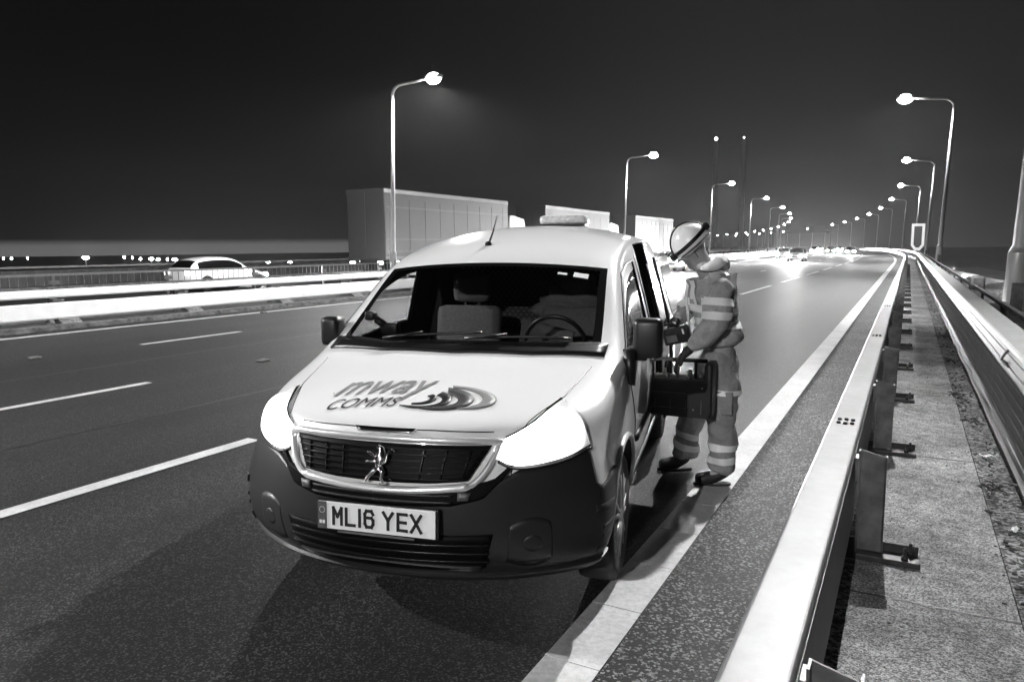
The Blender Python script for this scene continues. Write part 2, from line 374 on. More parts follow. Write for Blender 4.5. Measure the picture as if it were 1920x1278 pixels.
# ------------------------------------------------------------------ near safety barrier (right)
def near_barrier():
    root = empty('safety_barrier', (-.27, 0, 0), 0, 'galvanised open box beam safety barrier on steel posts between hard strip and walkway', 'barrier')
    def o_(name, bm, m, smooth=False): 
        o = obj(name, bm, m, root, smooth); o.matrix_parent_inverse = Matrix.Translation((.27, 0, 0)); return o
    # box beam with rounded top edges
    pr = []
    for cx, cz, a0 in ((-.205, .585, 0), (-.345, .585, 90)):
        for k in range(5):
            a = R(a0+k*22.5); pr.append((cx+.016*math.cos(a), cz+.016*math.sin(a)))
    pr += [(-.361, .40), (-.330, .40), (-.330, .41), (-.352, .41), (-.352, .58), (-.198, .58), (-.198, .41), (-.22, .41), (-.22, .40), (-.189, .40)]
    o = sweep('box_beam', pr, -3, END, M['galv'], root, st=stations(-3, END)); o.matrix_parent_inverse = Matrix.Translation((.27, 0, 0))
    for s in (-.6, 4.0, 8.6, 13.2, 17.8, 22.4, 27.):     # bolt clusters at splices
        for i in range(3):
            for j in (-1, 1):
                bm = BM(); add_lathe(bm, [(.012, 0), (.012, .010), (.007, .014)], c=(-.275+(i-1)*.036, s+.58+j*(.045+.01*(i == 1)), .601), seg=8)
                o_('bolt', bm, M['steel_black'])
    def post(s, first=[None]):
        if first[0] is None:
            bm = BM()       # Z-section strap post, top edge cut at a slope
            for x0, x1, y0, y1, za, zb in ((-.165, -.045, -.004, .004, .60, .57), (-.169, -.161, -.05, .004, .60, .60), (-.049, -.041, -.004, .045, .57, .57)):
                vs = [bm.verts.new(p) for p in ((x0, y0, .07), (x1, y0, .07), (x1, y1, .07), (x0, y1, .07), (x0, y0, za), (x1, y0, zb), (x1, y1, zb), (x0, y1, za))]
                for f in ((0, 1, 2, 3), (4, 7, 6, 5), (0, 4, 5, 1), (1, 5, 6, 2), (2, 6, 7, 3), (3, 7, 4, 0)): bm.faces.new([vs[i] for i in f])
            add_box(bm, (-.19, 0, .5), (.06, .08, .12))
            p = o_('post', bm, M['galv_dark'])
            bm = BM(); add_box(bm, (-.07, 0, .050), (.40, .13, .03), bevel=.004); add_box(bm, (-.07, .05, .085), (.38, .012, .05))
            b = o_('base_plate', bm, M['steel_black'])
            ts = []
            for q in (-.03, .045):
                bm = BM(); add_lathe(bm, [(.016, .065), (.016, .085), (.009, .086), (.009, .125), (.004, .128)], c=(.085 if q > 0 else .06, q-.01, 0), seg=8); ts.append(o_('anchor_bolt', bm, M['steel_black'], True))
            first[0] = (p, b, ts[0], ts[1])
            for k in first[0]: k.location = (0, s, 0)
            return
        for k in first[0]:
            c = k.copy(); C.objects.link(c); q = al(0, s, 0); c.location = q; c.rotation_euler = (0, 0, alang(s))
    o = sweep('shade_plate', [(-.1885, .575), (-.1865, .575), (-.1865, .20), (-.1885, .20)], -3, END, M['steel_black'], root); o.matrix_parent_inverse = Matrix.Translation((.27, 0, 0))  # black sheet added for the shadow and dark inside below the beam
    s = 1.85
    n = 0
    while n < 30:
        post(s); s += 2.15; n += 1
    # the far posts, too small to tell apart
    bm = BM()
    while s < END:
        p = al(-.11, s, .3); add_box(bm, p, (.12, .01, .6)); s += 2.25 if s < 200 else 6
    o = o_('far_post', bm, M['galv_dark']); o['kind'] = 'stuff'
def debris():
    rnd = random.Random(11); bm = BM()
    for k in range(900):
        y = 2.6 + 26*rnd.random()**1.6
        x = .60 + rnd.gauss(0, .09) if rnd.random() < .8 else rnd.uniform(-.1, .6)
        x = min(.70, max(-.12, x)); r = rnd.uniform(.003, .011)*(1.4 if x > .5 else .7)
        vs = bmesh.ops.create_icosphere(bm, subdivisions=1, radius=r)['verts']
        bmesh.ops.scale(bm, vec=(1, rnd.uniform(.5, 2.2), rnd.uniform(.3, .8)), verts=vs); bmesh.ops.rotate(bm, cent=(0, 0, 0), matrix=Matrix.Rotation(rnd.uniform(0, 3), 3, 'Z'), verts=vs)
        bmesh.ops.translate(bm, vec=(x, y, .038), verts=vs)
    tag(obj('grit', bm, M['grit']), kind='stuff')
    first = None; n = 0
    for (x, y, a) in ((.56, 5.5, .4), (.60, 7.6, 1.2), (.52, 8.9, 2.), (.57, 11.5, .2), (.60, 14.5, 1.)):
        bm = BM()
        for k in range(26):
            t = rnd.uniform(0, 6.28); l = rnd.uniform(.02, .07); q = Vector((rnd.gauss(0, .035), rnd.gauss(0, .08), 0))
            add_tube(bm, [q, q+Vector((math.cos(t)*l*.5, math.sin(t)*l*.5, l*.35)), q+Vector((math.cos(t)*l, math.sin(t)*l, l*.30))], [.003, .004, .001], 4)
        o = obj('weed', bm, M['grit']); o.location = (x, y, .036)
        tag(o, ('dry weed tuft growing in the walkway edge, %s' % ('nearest of the five', 'second of the five', 'third of the five', 'fourth of the five', 'farthest of the five')[n]), 'weed', 'weeds along the walkway edge'); n += 1
    for (x, y, sx, a, lab) in ((.60, 6.35, .05, .3, 'crumpled pale scrap of litter at the walkway edge, further one'), (.60, 4.75, .035, 1.1, 'thin pale scrap of litter by the parapet foot, nearer one')):
        bm = BM(); bmesh.ops.create_grid(bm, x_segments=6, y_segments=6, size=sx)
        for v in bm.verts: v.co = Vector((v.co.x, v.co.y*.45, .008+.008*math.sin(v.co.x*90)+.006*math.cos(v.co.y*120)))
        bmesh.ops.solidify(bm, geom=bm.faces[:], thickness=.0015)
        o = obj('litter', bm, M['paper'], None, True); o.location = (x, y, .036); o.rotation_euler = (0, 0, a); tag(o, lab, 'litter', 'litter on the walkway')
debris()

near_barrier()

# ------------------------------------------------------------------ parapet (right)
def parapet():
    root = empty('bridge_parapet', (.76, 0, 0), 0, 'dark solid bridge parapet with streaked panels and pale metal top rail beside the walkway', 'parapet')
    inv = Matrix.Translation((-.76, 0, 0))
    def o_(o): o.parent = root; o.matrix_parent_inverse = inv; return o
    # folded sheet panel, horizontal ribs
    pr = [(.745, .06)]
    z = .06
    while z < .78:
        pr += [(.745, z+.055), (.752, z+.06), (.752, z+.075), (.745, z+.08)]; z += .09
    pr += [(.745, .80), (.775, .80), (.775, .06)]
    o_(sweep('panel', pr, -6, END, M['panel']))
    o_(sweep('base_channel', [(.715, .0), (.715, .05), (.735, .058), (.80, .058), (.80, 0)], -6, END, M['steel_black']))
    o_(sweep('top_rail', [(.705, .835), (.712, .82), (.79, .805), (.905, .815), (.912, .86), (.90, .895), (.72, .875), (.708, .862)], -6, END, M['rail_top'], smooth=False))
    pp = None
    s = -1.4
    for n in range(26):
        if pp is None:
            bm = BM(); add_box(bm, (.80, 0, .40), (.05, .10, .80)); add_box(bm, (.83, 0, .2), (.09, .02, .4)); pp = o_(obj('parapet_post', bm, M['galv_dark'])); pp.location = (0, s, 0)
        else:
            c = pp.copy(); C.objects.link(c); c.location = al(0, s); c.rotation_euler = (0, 0, alang(s))
        s += 3.3
    # torn bracket hanging on the inside of the panel
    bm = BM(); add_tube(bm, [(.742, 7.0, .67), (.70, 6.95, .70), (.715, 6.9, .76), (.742, 6.88, .80)], .012, 6); add_tube(bm, [(.742, 6.85, .66), (.70, 6.95, .70)], .010, 6)
    o_(obj('bracket', bm, M['rail_top'], smooth=True))
    # service rail outside the parapet
    root2 = empty('service_rail', (1.28, 0, 0), 0, 'low pale service rail running outside the dark parapet', 'rail')
    o = sweep('rail', [(1.25, .70), (1.31, .70), (1.31, .76), (1.25, .76)], -6, END, M['galv_dark']); o.parent = root2; o.matrix_parent_inverse = Matrix.Translation((-1.28, 0, 0))
    bm = BM(); add_box(bm, (1.28, 0, .1), (.05, .05, 1.2)); add_box(bm, (1.12, 0, -.3), (.36, .08, .08)); b0 = obj('bracket_post', bm, M['galv_dark'], root2); b0.matrix_parent_inverse = Matrix.Translation((-1.28, 0, 0))
    for k in range(1, 22):
        c = b0.copy(); C.objects.link(c); c.location = al(0, k*3.3); c.rotation_euler = (0, 0, alang(k*3.3))
    # equipment box outside with small cap
    e = empty('junction_box', (1.36, 18.9, .62), 0, 'rounded pale junction box outside the parapet near the nearest lamp column', 'box')
    bm = BM(); add_box(bm, (0, 0, .16), (.26, .5, .30), bevel=.06); obj('casing', bm, M['rail_top'], e, True)
    bm = BM(); add_box(bm, (0, -.26, .16), (.2, .02, .22), bevel=.008); obj('cover', bm, M['galv_dark'], e, True)
parapet()

# ------------------------------------------------------------------ central barrier and far barrier
def median():
    root = empty('central_barrier', (-16.7, 0, .1), 0, 'bright painted double beam crash barrier on the central reserve', 'barrier')
    inv = Matrix.Translation((16.7, 0, -.1))
    def o_(o): o.parent = root; o.matrix_parent_inverse = inv; return o
    o_(sweep('beam', [(-16.45, .20), (-16.42, .23), (-16.42, .52), (-16.45, .55), (-16.60, .55), (-16.60, .20)], -6, END, M['rail_white']))
    o_(sweep('upper_beam', [(-16.98, .64), (-16.95, .67), (-16.95, .79), (-16.98, .82), (-17.12, .82), (-17.12, .64)], -6, END, M['rail_white']))
    first = None
    s = 9.3 - 3.2*4
    for n in range(44):
        if first is None:
            bm = BM(); add_box(bm, (-16.66, 0, .36), (.10, .10, .52)); add_box(bm, (-17.05, 0, .50), (.10, .10, .70)); add_box(bm, (-16.80, 0, .58), (.36, .08, .05))
            p = o_(obj('post', bm, M['galv_dark']))
            bm = BM()
            A = [(-16.25, .1), (-16.95, .1), (-16.85, .20), (-16.42, .20)]
            add_prism(bm, [(x, z) for x, z in A], -.22, .22)
            q = o_(obj('concrete_foot', bm, M['concrete'])); first = (p, q)
            for k in first: k.location = (0, s, 0)
        else:
            for k in first: c = k.copy(); C.objects.link(c); c.location = al(0, s); c.rotation_euler = (0, 0, alang(s))
        s += 3.2
    # far barrier of the other carriageway
    root2 = empty('median_fence', (-23.6, 0, .1), 0, 'slim rail barrier with thin mesh beyond the central reserve', 'barrier')
    inv2 = Matrix.Translation((23.6, 0, -.1))
    o = sweep('top_rail', [(-23.57, .93), (-23.57, 1.0), (-23.65, 1.0), (-23.65, .93)], -6, END, M['rail_top']); o.parent = root2; o.matrix_parent_inverse = inv2
    o = sweep('lower_rail', [(-23.57, .52), (-23.57, .60), (-23.65, .60), (-23.65, .52)], -6, END, M['galv_dark']); o.parent = root2; o.matrix_parent_inverse = inv2
    f2 = None
    for k in range(40):
        s = 1+k*4.0
        if f2 is None:
            bm = BM(); add_box(bm, (-23.61, 0, .53), (.06, .10, .9)); add_box(bm, (-23.55, 0, .72), (.05, .3, .12)); f2 = obj('post', bm, M['galv']); f2.parent = root2; f2.matrix_parent_inverse = inv2; f2.location = (0, s, 0)
        else: c = f2.copy(); C.objects.link(c); c.location = al(0, s); c.rotation_euler = (0, 0, alang(s))
    bm = BM(); s = -5
    while s < 60: add_box(bm, (-23.64, s, .76), (.012, .02, .34)); s += .25
    o = obj('mesh_infill', bm, M['galv_dark']); o.parent = root2; o.matrix_parent_inverse = inv2; o['kind'] = 'stuff'
    # outer parapet of the other carriageway
    root3 = empty('outer_parapet', (-38.4, 0, 0), 0, 'low dark parapet along the outer edge of the opposite carriageway', 'parapet')
    o = sweep('wall', [(-38.5, 0), (-38.3, 0), (-38.3, .8), (-38.5, .8)], -6, END, M['panel']); o.parent = root3; o.matrix_parent_inverse = Matrix.Translation((38.4, 0, 0))
    o = sweep('top_rail', [(-38.48, .9), (-38.32, .9), (-38.32, 1.0), (-38.48, 1.0)], -6, END, M['rail_top']); o.parent = root3; o.matrix_parent_inverse = Matrix.Translation((38.4, 0, 0))
median()

# ------------------------------------------------------------------ street lamps
def make_lamp(H=9.4, reach=2.35, far=False):
    e = empty('street_lamp')
    bm = BM(); add_tube(bm, [(0, 0, -1.0), (0, 0, 1.5)], .16, 16); add_tube(bm, [(0, 0, 1.5), (0, 0, 1.6), (0, 0, 5), (0, 0, H-.5)], [.16, .115, .10, .075], 16)
    obj('column', bm, M['pole'], e, True)
    bm = BM(); add_box(bm, (0, -.157, .75), (.16, .02, .6), bevel=.006); obj('access_door', bm, M['galv_dark'], e)
    bm = BM(); pts = [(0, 0, H-.5)]
    for k in range(9):
        a = R(90*k/8); pts.append((-.55+.55*math.cos(a), 0, H-.5+.45*math.sin(a)))
    pts += [(-1.2, 0, H-.01), (-reach+.35, 0, H+.08)]
    add_tube(bm, pts, [.075]*(len(pts)-1)+[.05], 12); obj('arm', bm, M['pole'], e, True)
    bm = BM(); vs = add_box(bm, (-reach, 0, H+.14), (.82, .34, .16), bevel=.05)
    ln = obj('lantern', bm, M['pole'], e, True)
    bm = BM(); bmesh.ops.create_uvsphere(bm, u_segments=20, v_segments=10, radius=1)
    for v in bm.verts: v.co = Vector((v.co.x*.38, v.co.y*.24, v.co.z*.25))
    bmesh.ops.translate(bm, vec=(-reach, 0, H+.06), verts=bm.verts)
    obj('lens', bm, M['lamp_far'] if far else M['lamp'], ln, True)
    return e
def light(kind, name, loc, power, parent=None, rad=.12, spot=None, rot=None, blend=.5):
    ld = bpy.data.lights.new(name, kind); ld.energy = power; ld.shadow_soft_size = rad
    if kind == 'SPOT': ld.spot_size = spot; ld.spot_blend = blend
    o = bpy.data.objects.new(name, ld); C.objects.link(o); o.location = loc
    if rot: o.rotation_euler = rot
    if parent: o.parent = parent
    return o
ORD = ['zeroth', 'first', 'second', 'third', 'fourth', 'fifth', 'sixth', 'seventh', 'eighth', 'ninth', 'tenth', 'eleventh', 'twelfth', 'thirteenth', 'fourteenth', 'fifteenth', 'sixteenth', 'seventeenth', 'eighteenth', 'nineteenth']
LAMP_W = 26000
def lamps():
    near = make_lamp(); far = None
    names_r = ['thick lamp column rising close outside the parapet, its lantern out of sight', 'tall lamp column behind the walkway parapet with lit lantern over the road', 'second lit lamp column along the walkway parapet, after the tall one']
    tilt = R(1.9)
    k = 0
    for i in range(-1, 18):                   # right-hand row
        s = 13.2 + 33.*i
        loc = al(1.42, s, 0)
        e = near if i == -1 else copy_tree(near)
        e.location = loc; e.rotation_euler = (0, tilt, alang(s))
        if i == -1: lab = 'lamp column outside the parapet behind the van front, out of view'
        elif i < 3: lab = names_r[i]
        else: lab = '%s lamp column along the walkway parapet counting from the thick one, small and distant' % ORD[i+1]
        tag(e, lab, 'street lamp', 'street lamps along the walkway parapet')
        if i <= 3: light('SPOT', 'lamp_light', (-2.35, 0, 9.30), LAMP_W*(1.45 if i == -1 else (1.5 if i == 0 else 1)), e, .16, R(165), None, .35)
    names_l = ['lamp column on the central reserve before the lorries, out of view', 'tallest lamp column on the central reserve in front of the dark lorry', 'lamp column on the central reserve rising behind the van roof beacon', 'lamp column on the central reserve rising beside the worker helmet']
    for i in range(0, 18):
        s = 28.3 + 32.6*(i-1)
        loc = al(-22.15, s, 0)
        e = copy_tree(near); e.scale = (-1, 1, 1); e.location = loc; e.rotation_euler = (0, tilt, alang(s))
        lab = names_l[i] if i < 4 else '%s lamp column along the central reserve counting from the tallest, small and distant' % ORD[i]
        tag(e, lab, 'street lamp', 'street lamps along the central reserve')
        if i <= 4: light('SPOT', 'lamp_light', (-2.35, 0, 9.30), LAMP_W*(1.9 if i < 2 else 1.2), e, .16, R(165), None, .35)
lamps()

# ------------------------------------------------------------------ far things: pylons, gantry, marker post, town lights
def far_things():
    for (u, s, H) in ((0, 700, 0), (1, 745, 0)):
        e = empty('bridge_pylon', (-155 + (0 if u == 0 else 23), 662+(0 if u == 0 else 5), -38), 0,
                  ('faint distant bridge tower with the brighter warning beacon' if u == 0 else 'faint distant bridge tower with the dimmer beacon'), 'bridge tower', 'towers of the cable stayed bridge')
        bm = BM(); 
        add_box(bm, (0, 0, 65), (3.2, 4, 130)); add_box(bm, (0, 0, 131), (2.4, 3, 3)); obj('shaft', bm, M['tower'], e)
        bm = BM(); bmesh.ops.create_uvsphere(bm, u_segments=12, v_segments=8, radius=1.5 if u == 0 else .8); bmesh.ops.translate(bm, vec=(0, 0, 134), verts=bm.verts)
        obj('beacon', bm, M['tail'], e)
    # dark sign gantry across the road
    s = 330; a = alang(s); c = al(-7, s)
    e = empty('sign_gantry', c, a, 'dark sign gantry spanning the road far away', 'gantry')
    bm = BM(); add_box(bm, (0, 0, 7.0), (17, .5, .4)); add_box(bm, (0, 0, 8.6), (17, .5, .25))
    for k in range(9): add_box(bm, (-8+k*2, 0, 7.8), (.15, .3, 1.5))
    obj('truss', bm, M['steel_black'], e)
    for x in (-8.6, 8.6):
        bm = BM(); add_box(bm, (x, 0, 3.6), (.5, .6, 9.4)); obj('leg', bm, M['galv_dark'], e)
    for x, w in ((-4.2, 6.6), (3.6, 6.2)):
        bm = BM(); add_box(bm, (x, -.5, 8.2), (w, .2, 2.9)); obj('sign_panel', bm, M['sign'], e)
    # pale outlined marker sign on the parapet
    P = al(.50, 60, .80)
    e = empty('marker_sign', P, 0, 'small pale shield shaped outline sign standing by the parapet end', 'sign')
    out = [(-.42, 2.30), (.42, 2.30), (.42, .75), (.16, .40), (-.16, .40), (-.42, .75)]
    inn = [(-.25, 2.12), (.25, 2.12), (.25, .82), (.10, .60), (-.10, .60), (-.25, .82)]
    bm = BM(); n = 6
    A = [[bm.verts.new((x, y, z)) for x, z in q] for q in (out, inn) for y in (-.03, .03)]
    for i in range(n):
        j = (i+1) % n
        bm.faces.new((A[0][i], A[0][j], A[2][j], A[2][i])); bm.faces.new((A[1][i], A[3][i], A[3][j], A[1][j]))
        bm.faces.new((A[0][i], A[1][i], A[1][j], A[0][j])); bm.faces.new((A[2][i], A[2][j], A[3][j], A[3][i]))
    obj('border', bm, M['rail_white'], e)
    bm = BM(); add_prism(bm, inn, -.01, .01); obj('face', bm, M['sign'], e)
    bm = BM(); add_box(bm, (0, .06, 0), (.08, .08, 1.3)); obj('stem', bm, M['galv_dark'], e)
    # lights of the town on the shore
    rnd = random.Random(3)
    base = None
    spec = [(168, 487, 2.7), (290, 489, 1.7), (303, 490, 1.4), (334, 490, 2.0), (363, 491, 2.1), (440, 492, 1.3), (445, 503, 1.2), (507, 494, 1.6), (525, 500, 1.2), (548, 495, 1.5), (478, 502, .8), (598, 497, .9), (620, 505, .8), (648, 502, .9), (668, 503, .8), (686, 503, .8),
            (240, 486, .8), (270, 489, .8), (400, 497, .6), (416, 499, .6), (385, 496, .6), (30, 489, .7), (15, 489, .5), (60, 488, .5), (320, 490, .7), (255, 487, .6), (575, 497, .6)]
    for u, v, r in spec:
        # bearing and drop seen from the bridge
        b = math.atan((u-960)/1350.) ; ang = R(28.764) - b       # left of the road axis
        D = 1000.; z = 1.635 + D/math.cos(b)*0 - 26*0
        # height such that the light sits on the shore at that place in the panorama
        el = (477 + (u/1704.)*-21*0 - v + 3 - .0106*u*0)
        hor = 481.0 - .0139*u
        zz = 1.635 + (hor - v)/1350.*D/ math.cos(b) * 1.0 * math.cos(b)
        e_loc = Vector((-math.sin(ang)*D/math.cos(b), math.cos(ang)*D/math.cos(b), zz))
        e = empty('town_light', (e_loc.x, e_loc.y, e_loc.z - 9), 0, None, 'street light', 'lights of the town on the far shore')
        e['label'] = 'bright floodlight on the dark hill, brightest light of the far shore' if (u, v) == (168, 487) else 'distant small town light glowing on the far shore'
        e.scale = (r, r, 1)
        if base is None:
            bm = BM(); bmesh.ops.create_icosphere(bm, subdivisions=2, radius=1.7); bmesh.ops.translate(bm, vec=(0, 0, 9), verts=bm.verts); g = obj('lamp_head', bm, M['tiny'], e, True)
            bm = BM(); add_box(bm, (0, 0, -4), (.3, .3, 25)); st = obj('mast', bm, M['galv_dark'], e); base = (g, st)
        else:
            for q in base: c = q.copy(); C.objects.link(c); c.parent = e
    # industrial sheds below on the right
    for i, (u, d, w, h, lab) in enumerate(((1800, 420, 34, 14, 'pale industrial shed far below the bridge, farthest of the three'), (1868, 380, 40, 12, 'wide grey shed with a lit wall between the parapet and the nearest lamp column'), (1935, 330, 30, 12, 'low shed far below the bridge, nearest of the three'))):
        b = math.atan((u-960)/1350.); ang = R(28.764)-b
        e = empty('warehouse', (-math.sin(ang)*d, math.cos(ang)*d, -27), -b, lab, 'warehouse', 'industrial sheds beside the water')
        bm = BM(); add_box(bm, (0, 0, h/2), (w, 30, h)); obj('wall', bm, M['concrete'], e)
        bm = BM(); add_prism(bm, [(-w/2-.5, h), (w/2+.5, h), (0, h+3)], -15.4, 15.4); obj('roof', bm, M['galv_dark'], e)
        for k in range(4):
            bm = BM(); add_box(bm, (-w/2+w*(k+.5)/4, -15.1, h*.35), (w/9, .25, h*.45)); obj('door', bm, M['steel_black'], e)
        light('POINT', 'yard_light', (w*.3, -26, h+3), 9000, e, 1.0)
        bm = BM(); bmesh.ops.create_icosphere(bm, subdivisions=2, radius=.9); bmesh.ops.translate(bm, vec=(w*.3, -15.6, h-1), verts=bm.verts); obj('yard_lamp', bm, M['tiny'], e, True)
far_things()

# ================================================================== VAN
FR = [0, .30, .60, .82, .94, 1.0]
def shell_mesh(top, front, rear, levels, xside, classify, sub=3, cutters=(), cage_only=False):
    """box-topology cage -> subdivided body. top: [(yc,zc,ye,ze,xe)], front/rear: same tuples from low to high.
    levels(i)-> list of z at side station i, below the top edge. xside(z,y) -> half width. classify(kind,i,j)->material index"""
    bm = BM(); uvl = bm.loops.layers.uv.new('UV')
    nF = len(front); nT = len(top)
    rib = front + top + rear[::-1]
    def rv(t, f, s, row):
        yc, zc, ye, ze, xe = t; g = f**2.6
        return Vector((s*xe*f, yc+(ye-yc)*g, zc+(ze-zc)*(f**2.2)))
    fr = [-f for f in FR[:0:-1]] + FR
    V = {}
    def vert(key, co):
        if key not in V: V[key] = bm.verts.new(co)
        return V[key]
    nC = len(fr)
    for j, t in enumerate(rib):
        for c, f in enumerate(fr):
            vert(('r', j, c), rv(t, abs(f), 1 if f >= 0 else -1, j))
    # sides
    for sd in (0, 1):
        s = -1 if sd == 0 else 1; c = 0 if sd == 0 else nC-1
        for i in range(nT):
            L = levels(i)
            for k in range(nF+1):
                if k == nF: V[('s', sd, i, k)] = V[('r', nF+i, c)]
                elif i == 0: V[('s', sd, i, k)] = V[('r', k, c)]
                elif i == nT-1: V[('s', sd, i, k)] = V[('r', len(rib)-1-k, c)]
                else: V[('s', sd, i, k)] = bm.verts.new((s*xside(L[k], top[i][2]), top[i][2], L[k]))
    # bottom
    for i in range(nT):
        for c, f in enumerate(fr):
            if c == 0: V[('b', i, c)] = V[('s', 0, i, 0)]
            elif c == nC-1: V[('b', i, c)] = V[('s', 1, i, 0)]
            elif i == 0: V[('b', i, c)] = V[('r', 0, c)]
            elif i == nT-1: V[('b', i, c)] = V[('r', len(rib)-1, c)]
            else:
                a = V[('s', 1, i, 0)].co; V[('b', i, c)] = bm.verts.new((a.x*f, a.y, a.z))
    def face(vs, kind, a, b, uvs):
        f = bm.faces.new(vs); f.material_index = classify(kind, a, b); f.smooth = True
        for l, uv in zip(f.loops, uvs): l[uvl].uv = uv
    for j in range(len(rib)-1):
        for c in range(nC-1):
            face([V[('r', j, c)], V[('r', j, c+1)], V[('r', j+1, c+1)], V[('r', j+1, c)]], 'top', j-nF, (c if c < nC//2 else nC-2-c),
                 [(fr[c], j-nF), (fr[c+1], j-nF), (fr[c+1], j+1-nF), (fr[c], j+1-nF)])
    for sd in (0, 1):
        for i in range(nT-1):
            for k in range(nF):
                vs = [V[('s', sd, i, k)], V[('s', sd, i+1, k)], V[('s', sd, i+1, k+1)], V[('s', sd, i, k+1)]]
                if sd == 0: vs = vs[::-1]
                face(vs, 'side%d' % sd, i, k, [(0, 0)]*4)
    for i in range(nT-1):
        for c in range(nC-1):
            face([V[('b', i, c)], V[('b', i+1, c)], V[('b', i+1, c+1)], V[('b', i, c+1)]], 'bottom', i, c, [(0, 0)]*4)
    bmesh.ops.recalc_face_normals(bm, faces=bm.faces)
    me = bpy.data.meshes.new('shell'); bm.to_mesh(me); bm.free()
    o = bpy.data.objects.new('shell', me); C.objects.link(o)
    for k in range(12): me.materials.append(None)
    md = o.modifiers.new('s', 'SUBSURF'); md.levels = sub; md.render_levels = sub; md.boundary_smooth = 'ALL'
    cs = []
    for cb in cutters:
        cm = bpy.data.meshes.new('cut'); cb.to_mesh(cm); cb.free()
        for k in range(12): cm.materials.append(None)
        for p in cm.polygons: p.material_index = 9
        co = bpy.data.objects.new('cut', cm); C.objects.link(co); cs.append(co)
        b = o.modifiers.new('b', 'BOOLEAN'); b.operation = 'DIFFERENCE'; b.object = co; b.solver = 'EXACT'
    bpy.context.view_layer.update()
    dg = bpy.context.evaluated_depsgraph_get(); ev = o.evaluated_get(dg)
    res = bpy.data.meshes.new_from_object(ev)
    bpy.data.objects.remove(o)
    for c in cs: bpy.data.objects.remove(c)
    return res
def split_mesh(me, idx):
    """bmesh of the faces whose material index is in idx"""
    b = BM(); b.from_mesh(me)
    bmesh.ops.delete(b, geom=[f for f in b.faces if f.material_index not in idx], context='FACES')
    for f in b.faces: f.material_index = 0; f.smooth = True
    return b
def side_split(name, me, m, parent):
    for sg in (-1, 1):
        b = split_mesh(me, (2,)); bmesh.ops.delete(b, geom=[f for f in b.faces if f.calc_center_median().x*sg < 0], context='FACES')
        obj(name, b, m, parent, False, None, 1)
def cyl(c, r, h, axis='x', seg=40):
    b = BM(); add_lathe(b, [(r, -h/2), (r, h/2)], axis, c, seg); bmesh.ops.recalc_face_normals(b, faces=b.faces); return b

VT = [(.130, .925, .46, .915, .765), (.30, .985, .58, .955, .79), (.60, 1.05, .80, 1.015, .805), (.92, 1.10, 1.06, 1.09, .795),
      (1.26, 1.335, 1.38, 1.305, .765), (1.60, 1.575, 1.71, 1.535, .725), (1.84, 1.69, 1.95, 1.60, .715), (2.20, 1.765, 2.25, 1.655, .715), (2.40, 1.79, 2.45, 1.67, .715),
      (3.2, 1.82, 3.2, 1.70, .715), (4.0, 1.80, 4.0, 1.68, .71), (4.30, 1.74, 4.27, 1.62, .69)]
VF = [(.16, .25, .50, .25, .79), (.06, .33, .40, .33, .86), (.02, .47, .38, .47, .88), (.02, .62, .39, .62, .865), (.05, .75, .42, .75, .835), (.085, .83, .44, .82, .805), (.10, .885, .45, .875, .785)]
VR = [(4.34, .30, 4.25, .30, .80), (4.38, .40, 4.3, .40, .86), (4.38, .56, 4.31, .56, .88), (4.38, .74, 4.31, .74, .88), (4.38, .95, 4.31, .95, .87), (4.37, 1.15, 4.30, 1.15, .85), (4.34, 1.48, 4.28, 1.46, .76)]
def vlev(i):
    if i <= 0: return [t[3] for t in VF]
    if i == 1: return [.27, .36, .50, .66, .79, .87, .93]
    if i == 2: return [.27, .38, .54, .70, .84, .93, .985]
    if i == 3: return [.27, .40, .56, .74, .90, 1.00, 1.055]
    if i == 4: return [.27, .40, .56, .74, .92, 1.085, 1.255]
    if i == 5: return [.27, .40, .56, .74, .92, 1.09, 1.45]
    if i == 6: return [.27, .40, .56, .74, .92, 1.09, 1.53]
    return [.27, .40, .56, .74, .92, 1.09, 1.56]
def vxs(z, y):
    return vxs0(z, y) - (.05*min(1, max(0, (1.0-y)/.5))*min(1, max(0, (z-.55)/.25)))
def vxs0(z, y):
    pts = [(.2, .80), (.40, .865), (.56, .885), (.74, .89), (.92, .885), (1.09, .865), (1.30, .815), (1.50, .76), (1.7, .715)]
    for (a, xa), (b, xb) in zip(pts, pts[1:]):
        if z <= b: return xa+(xb-xa)*max(0, (z-a))/(b-a)
    return pts[-1][1]
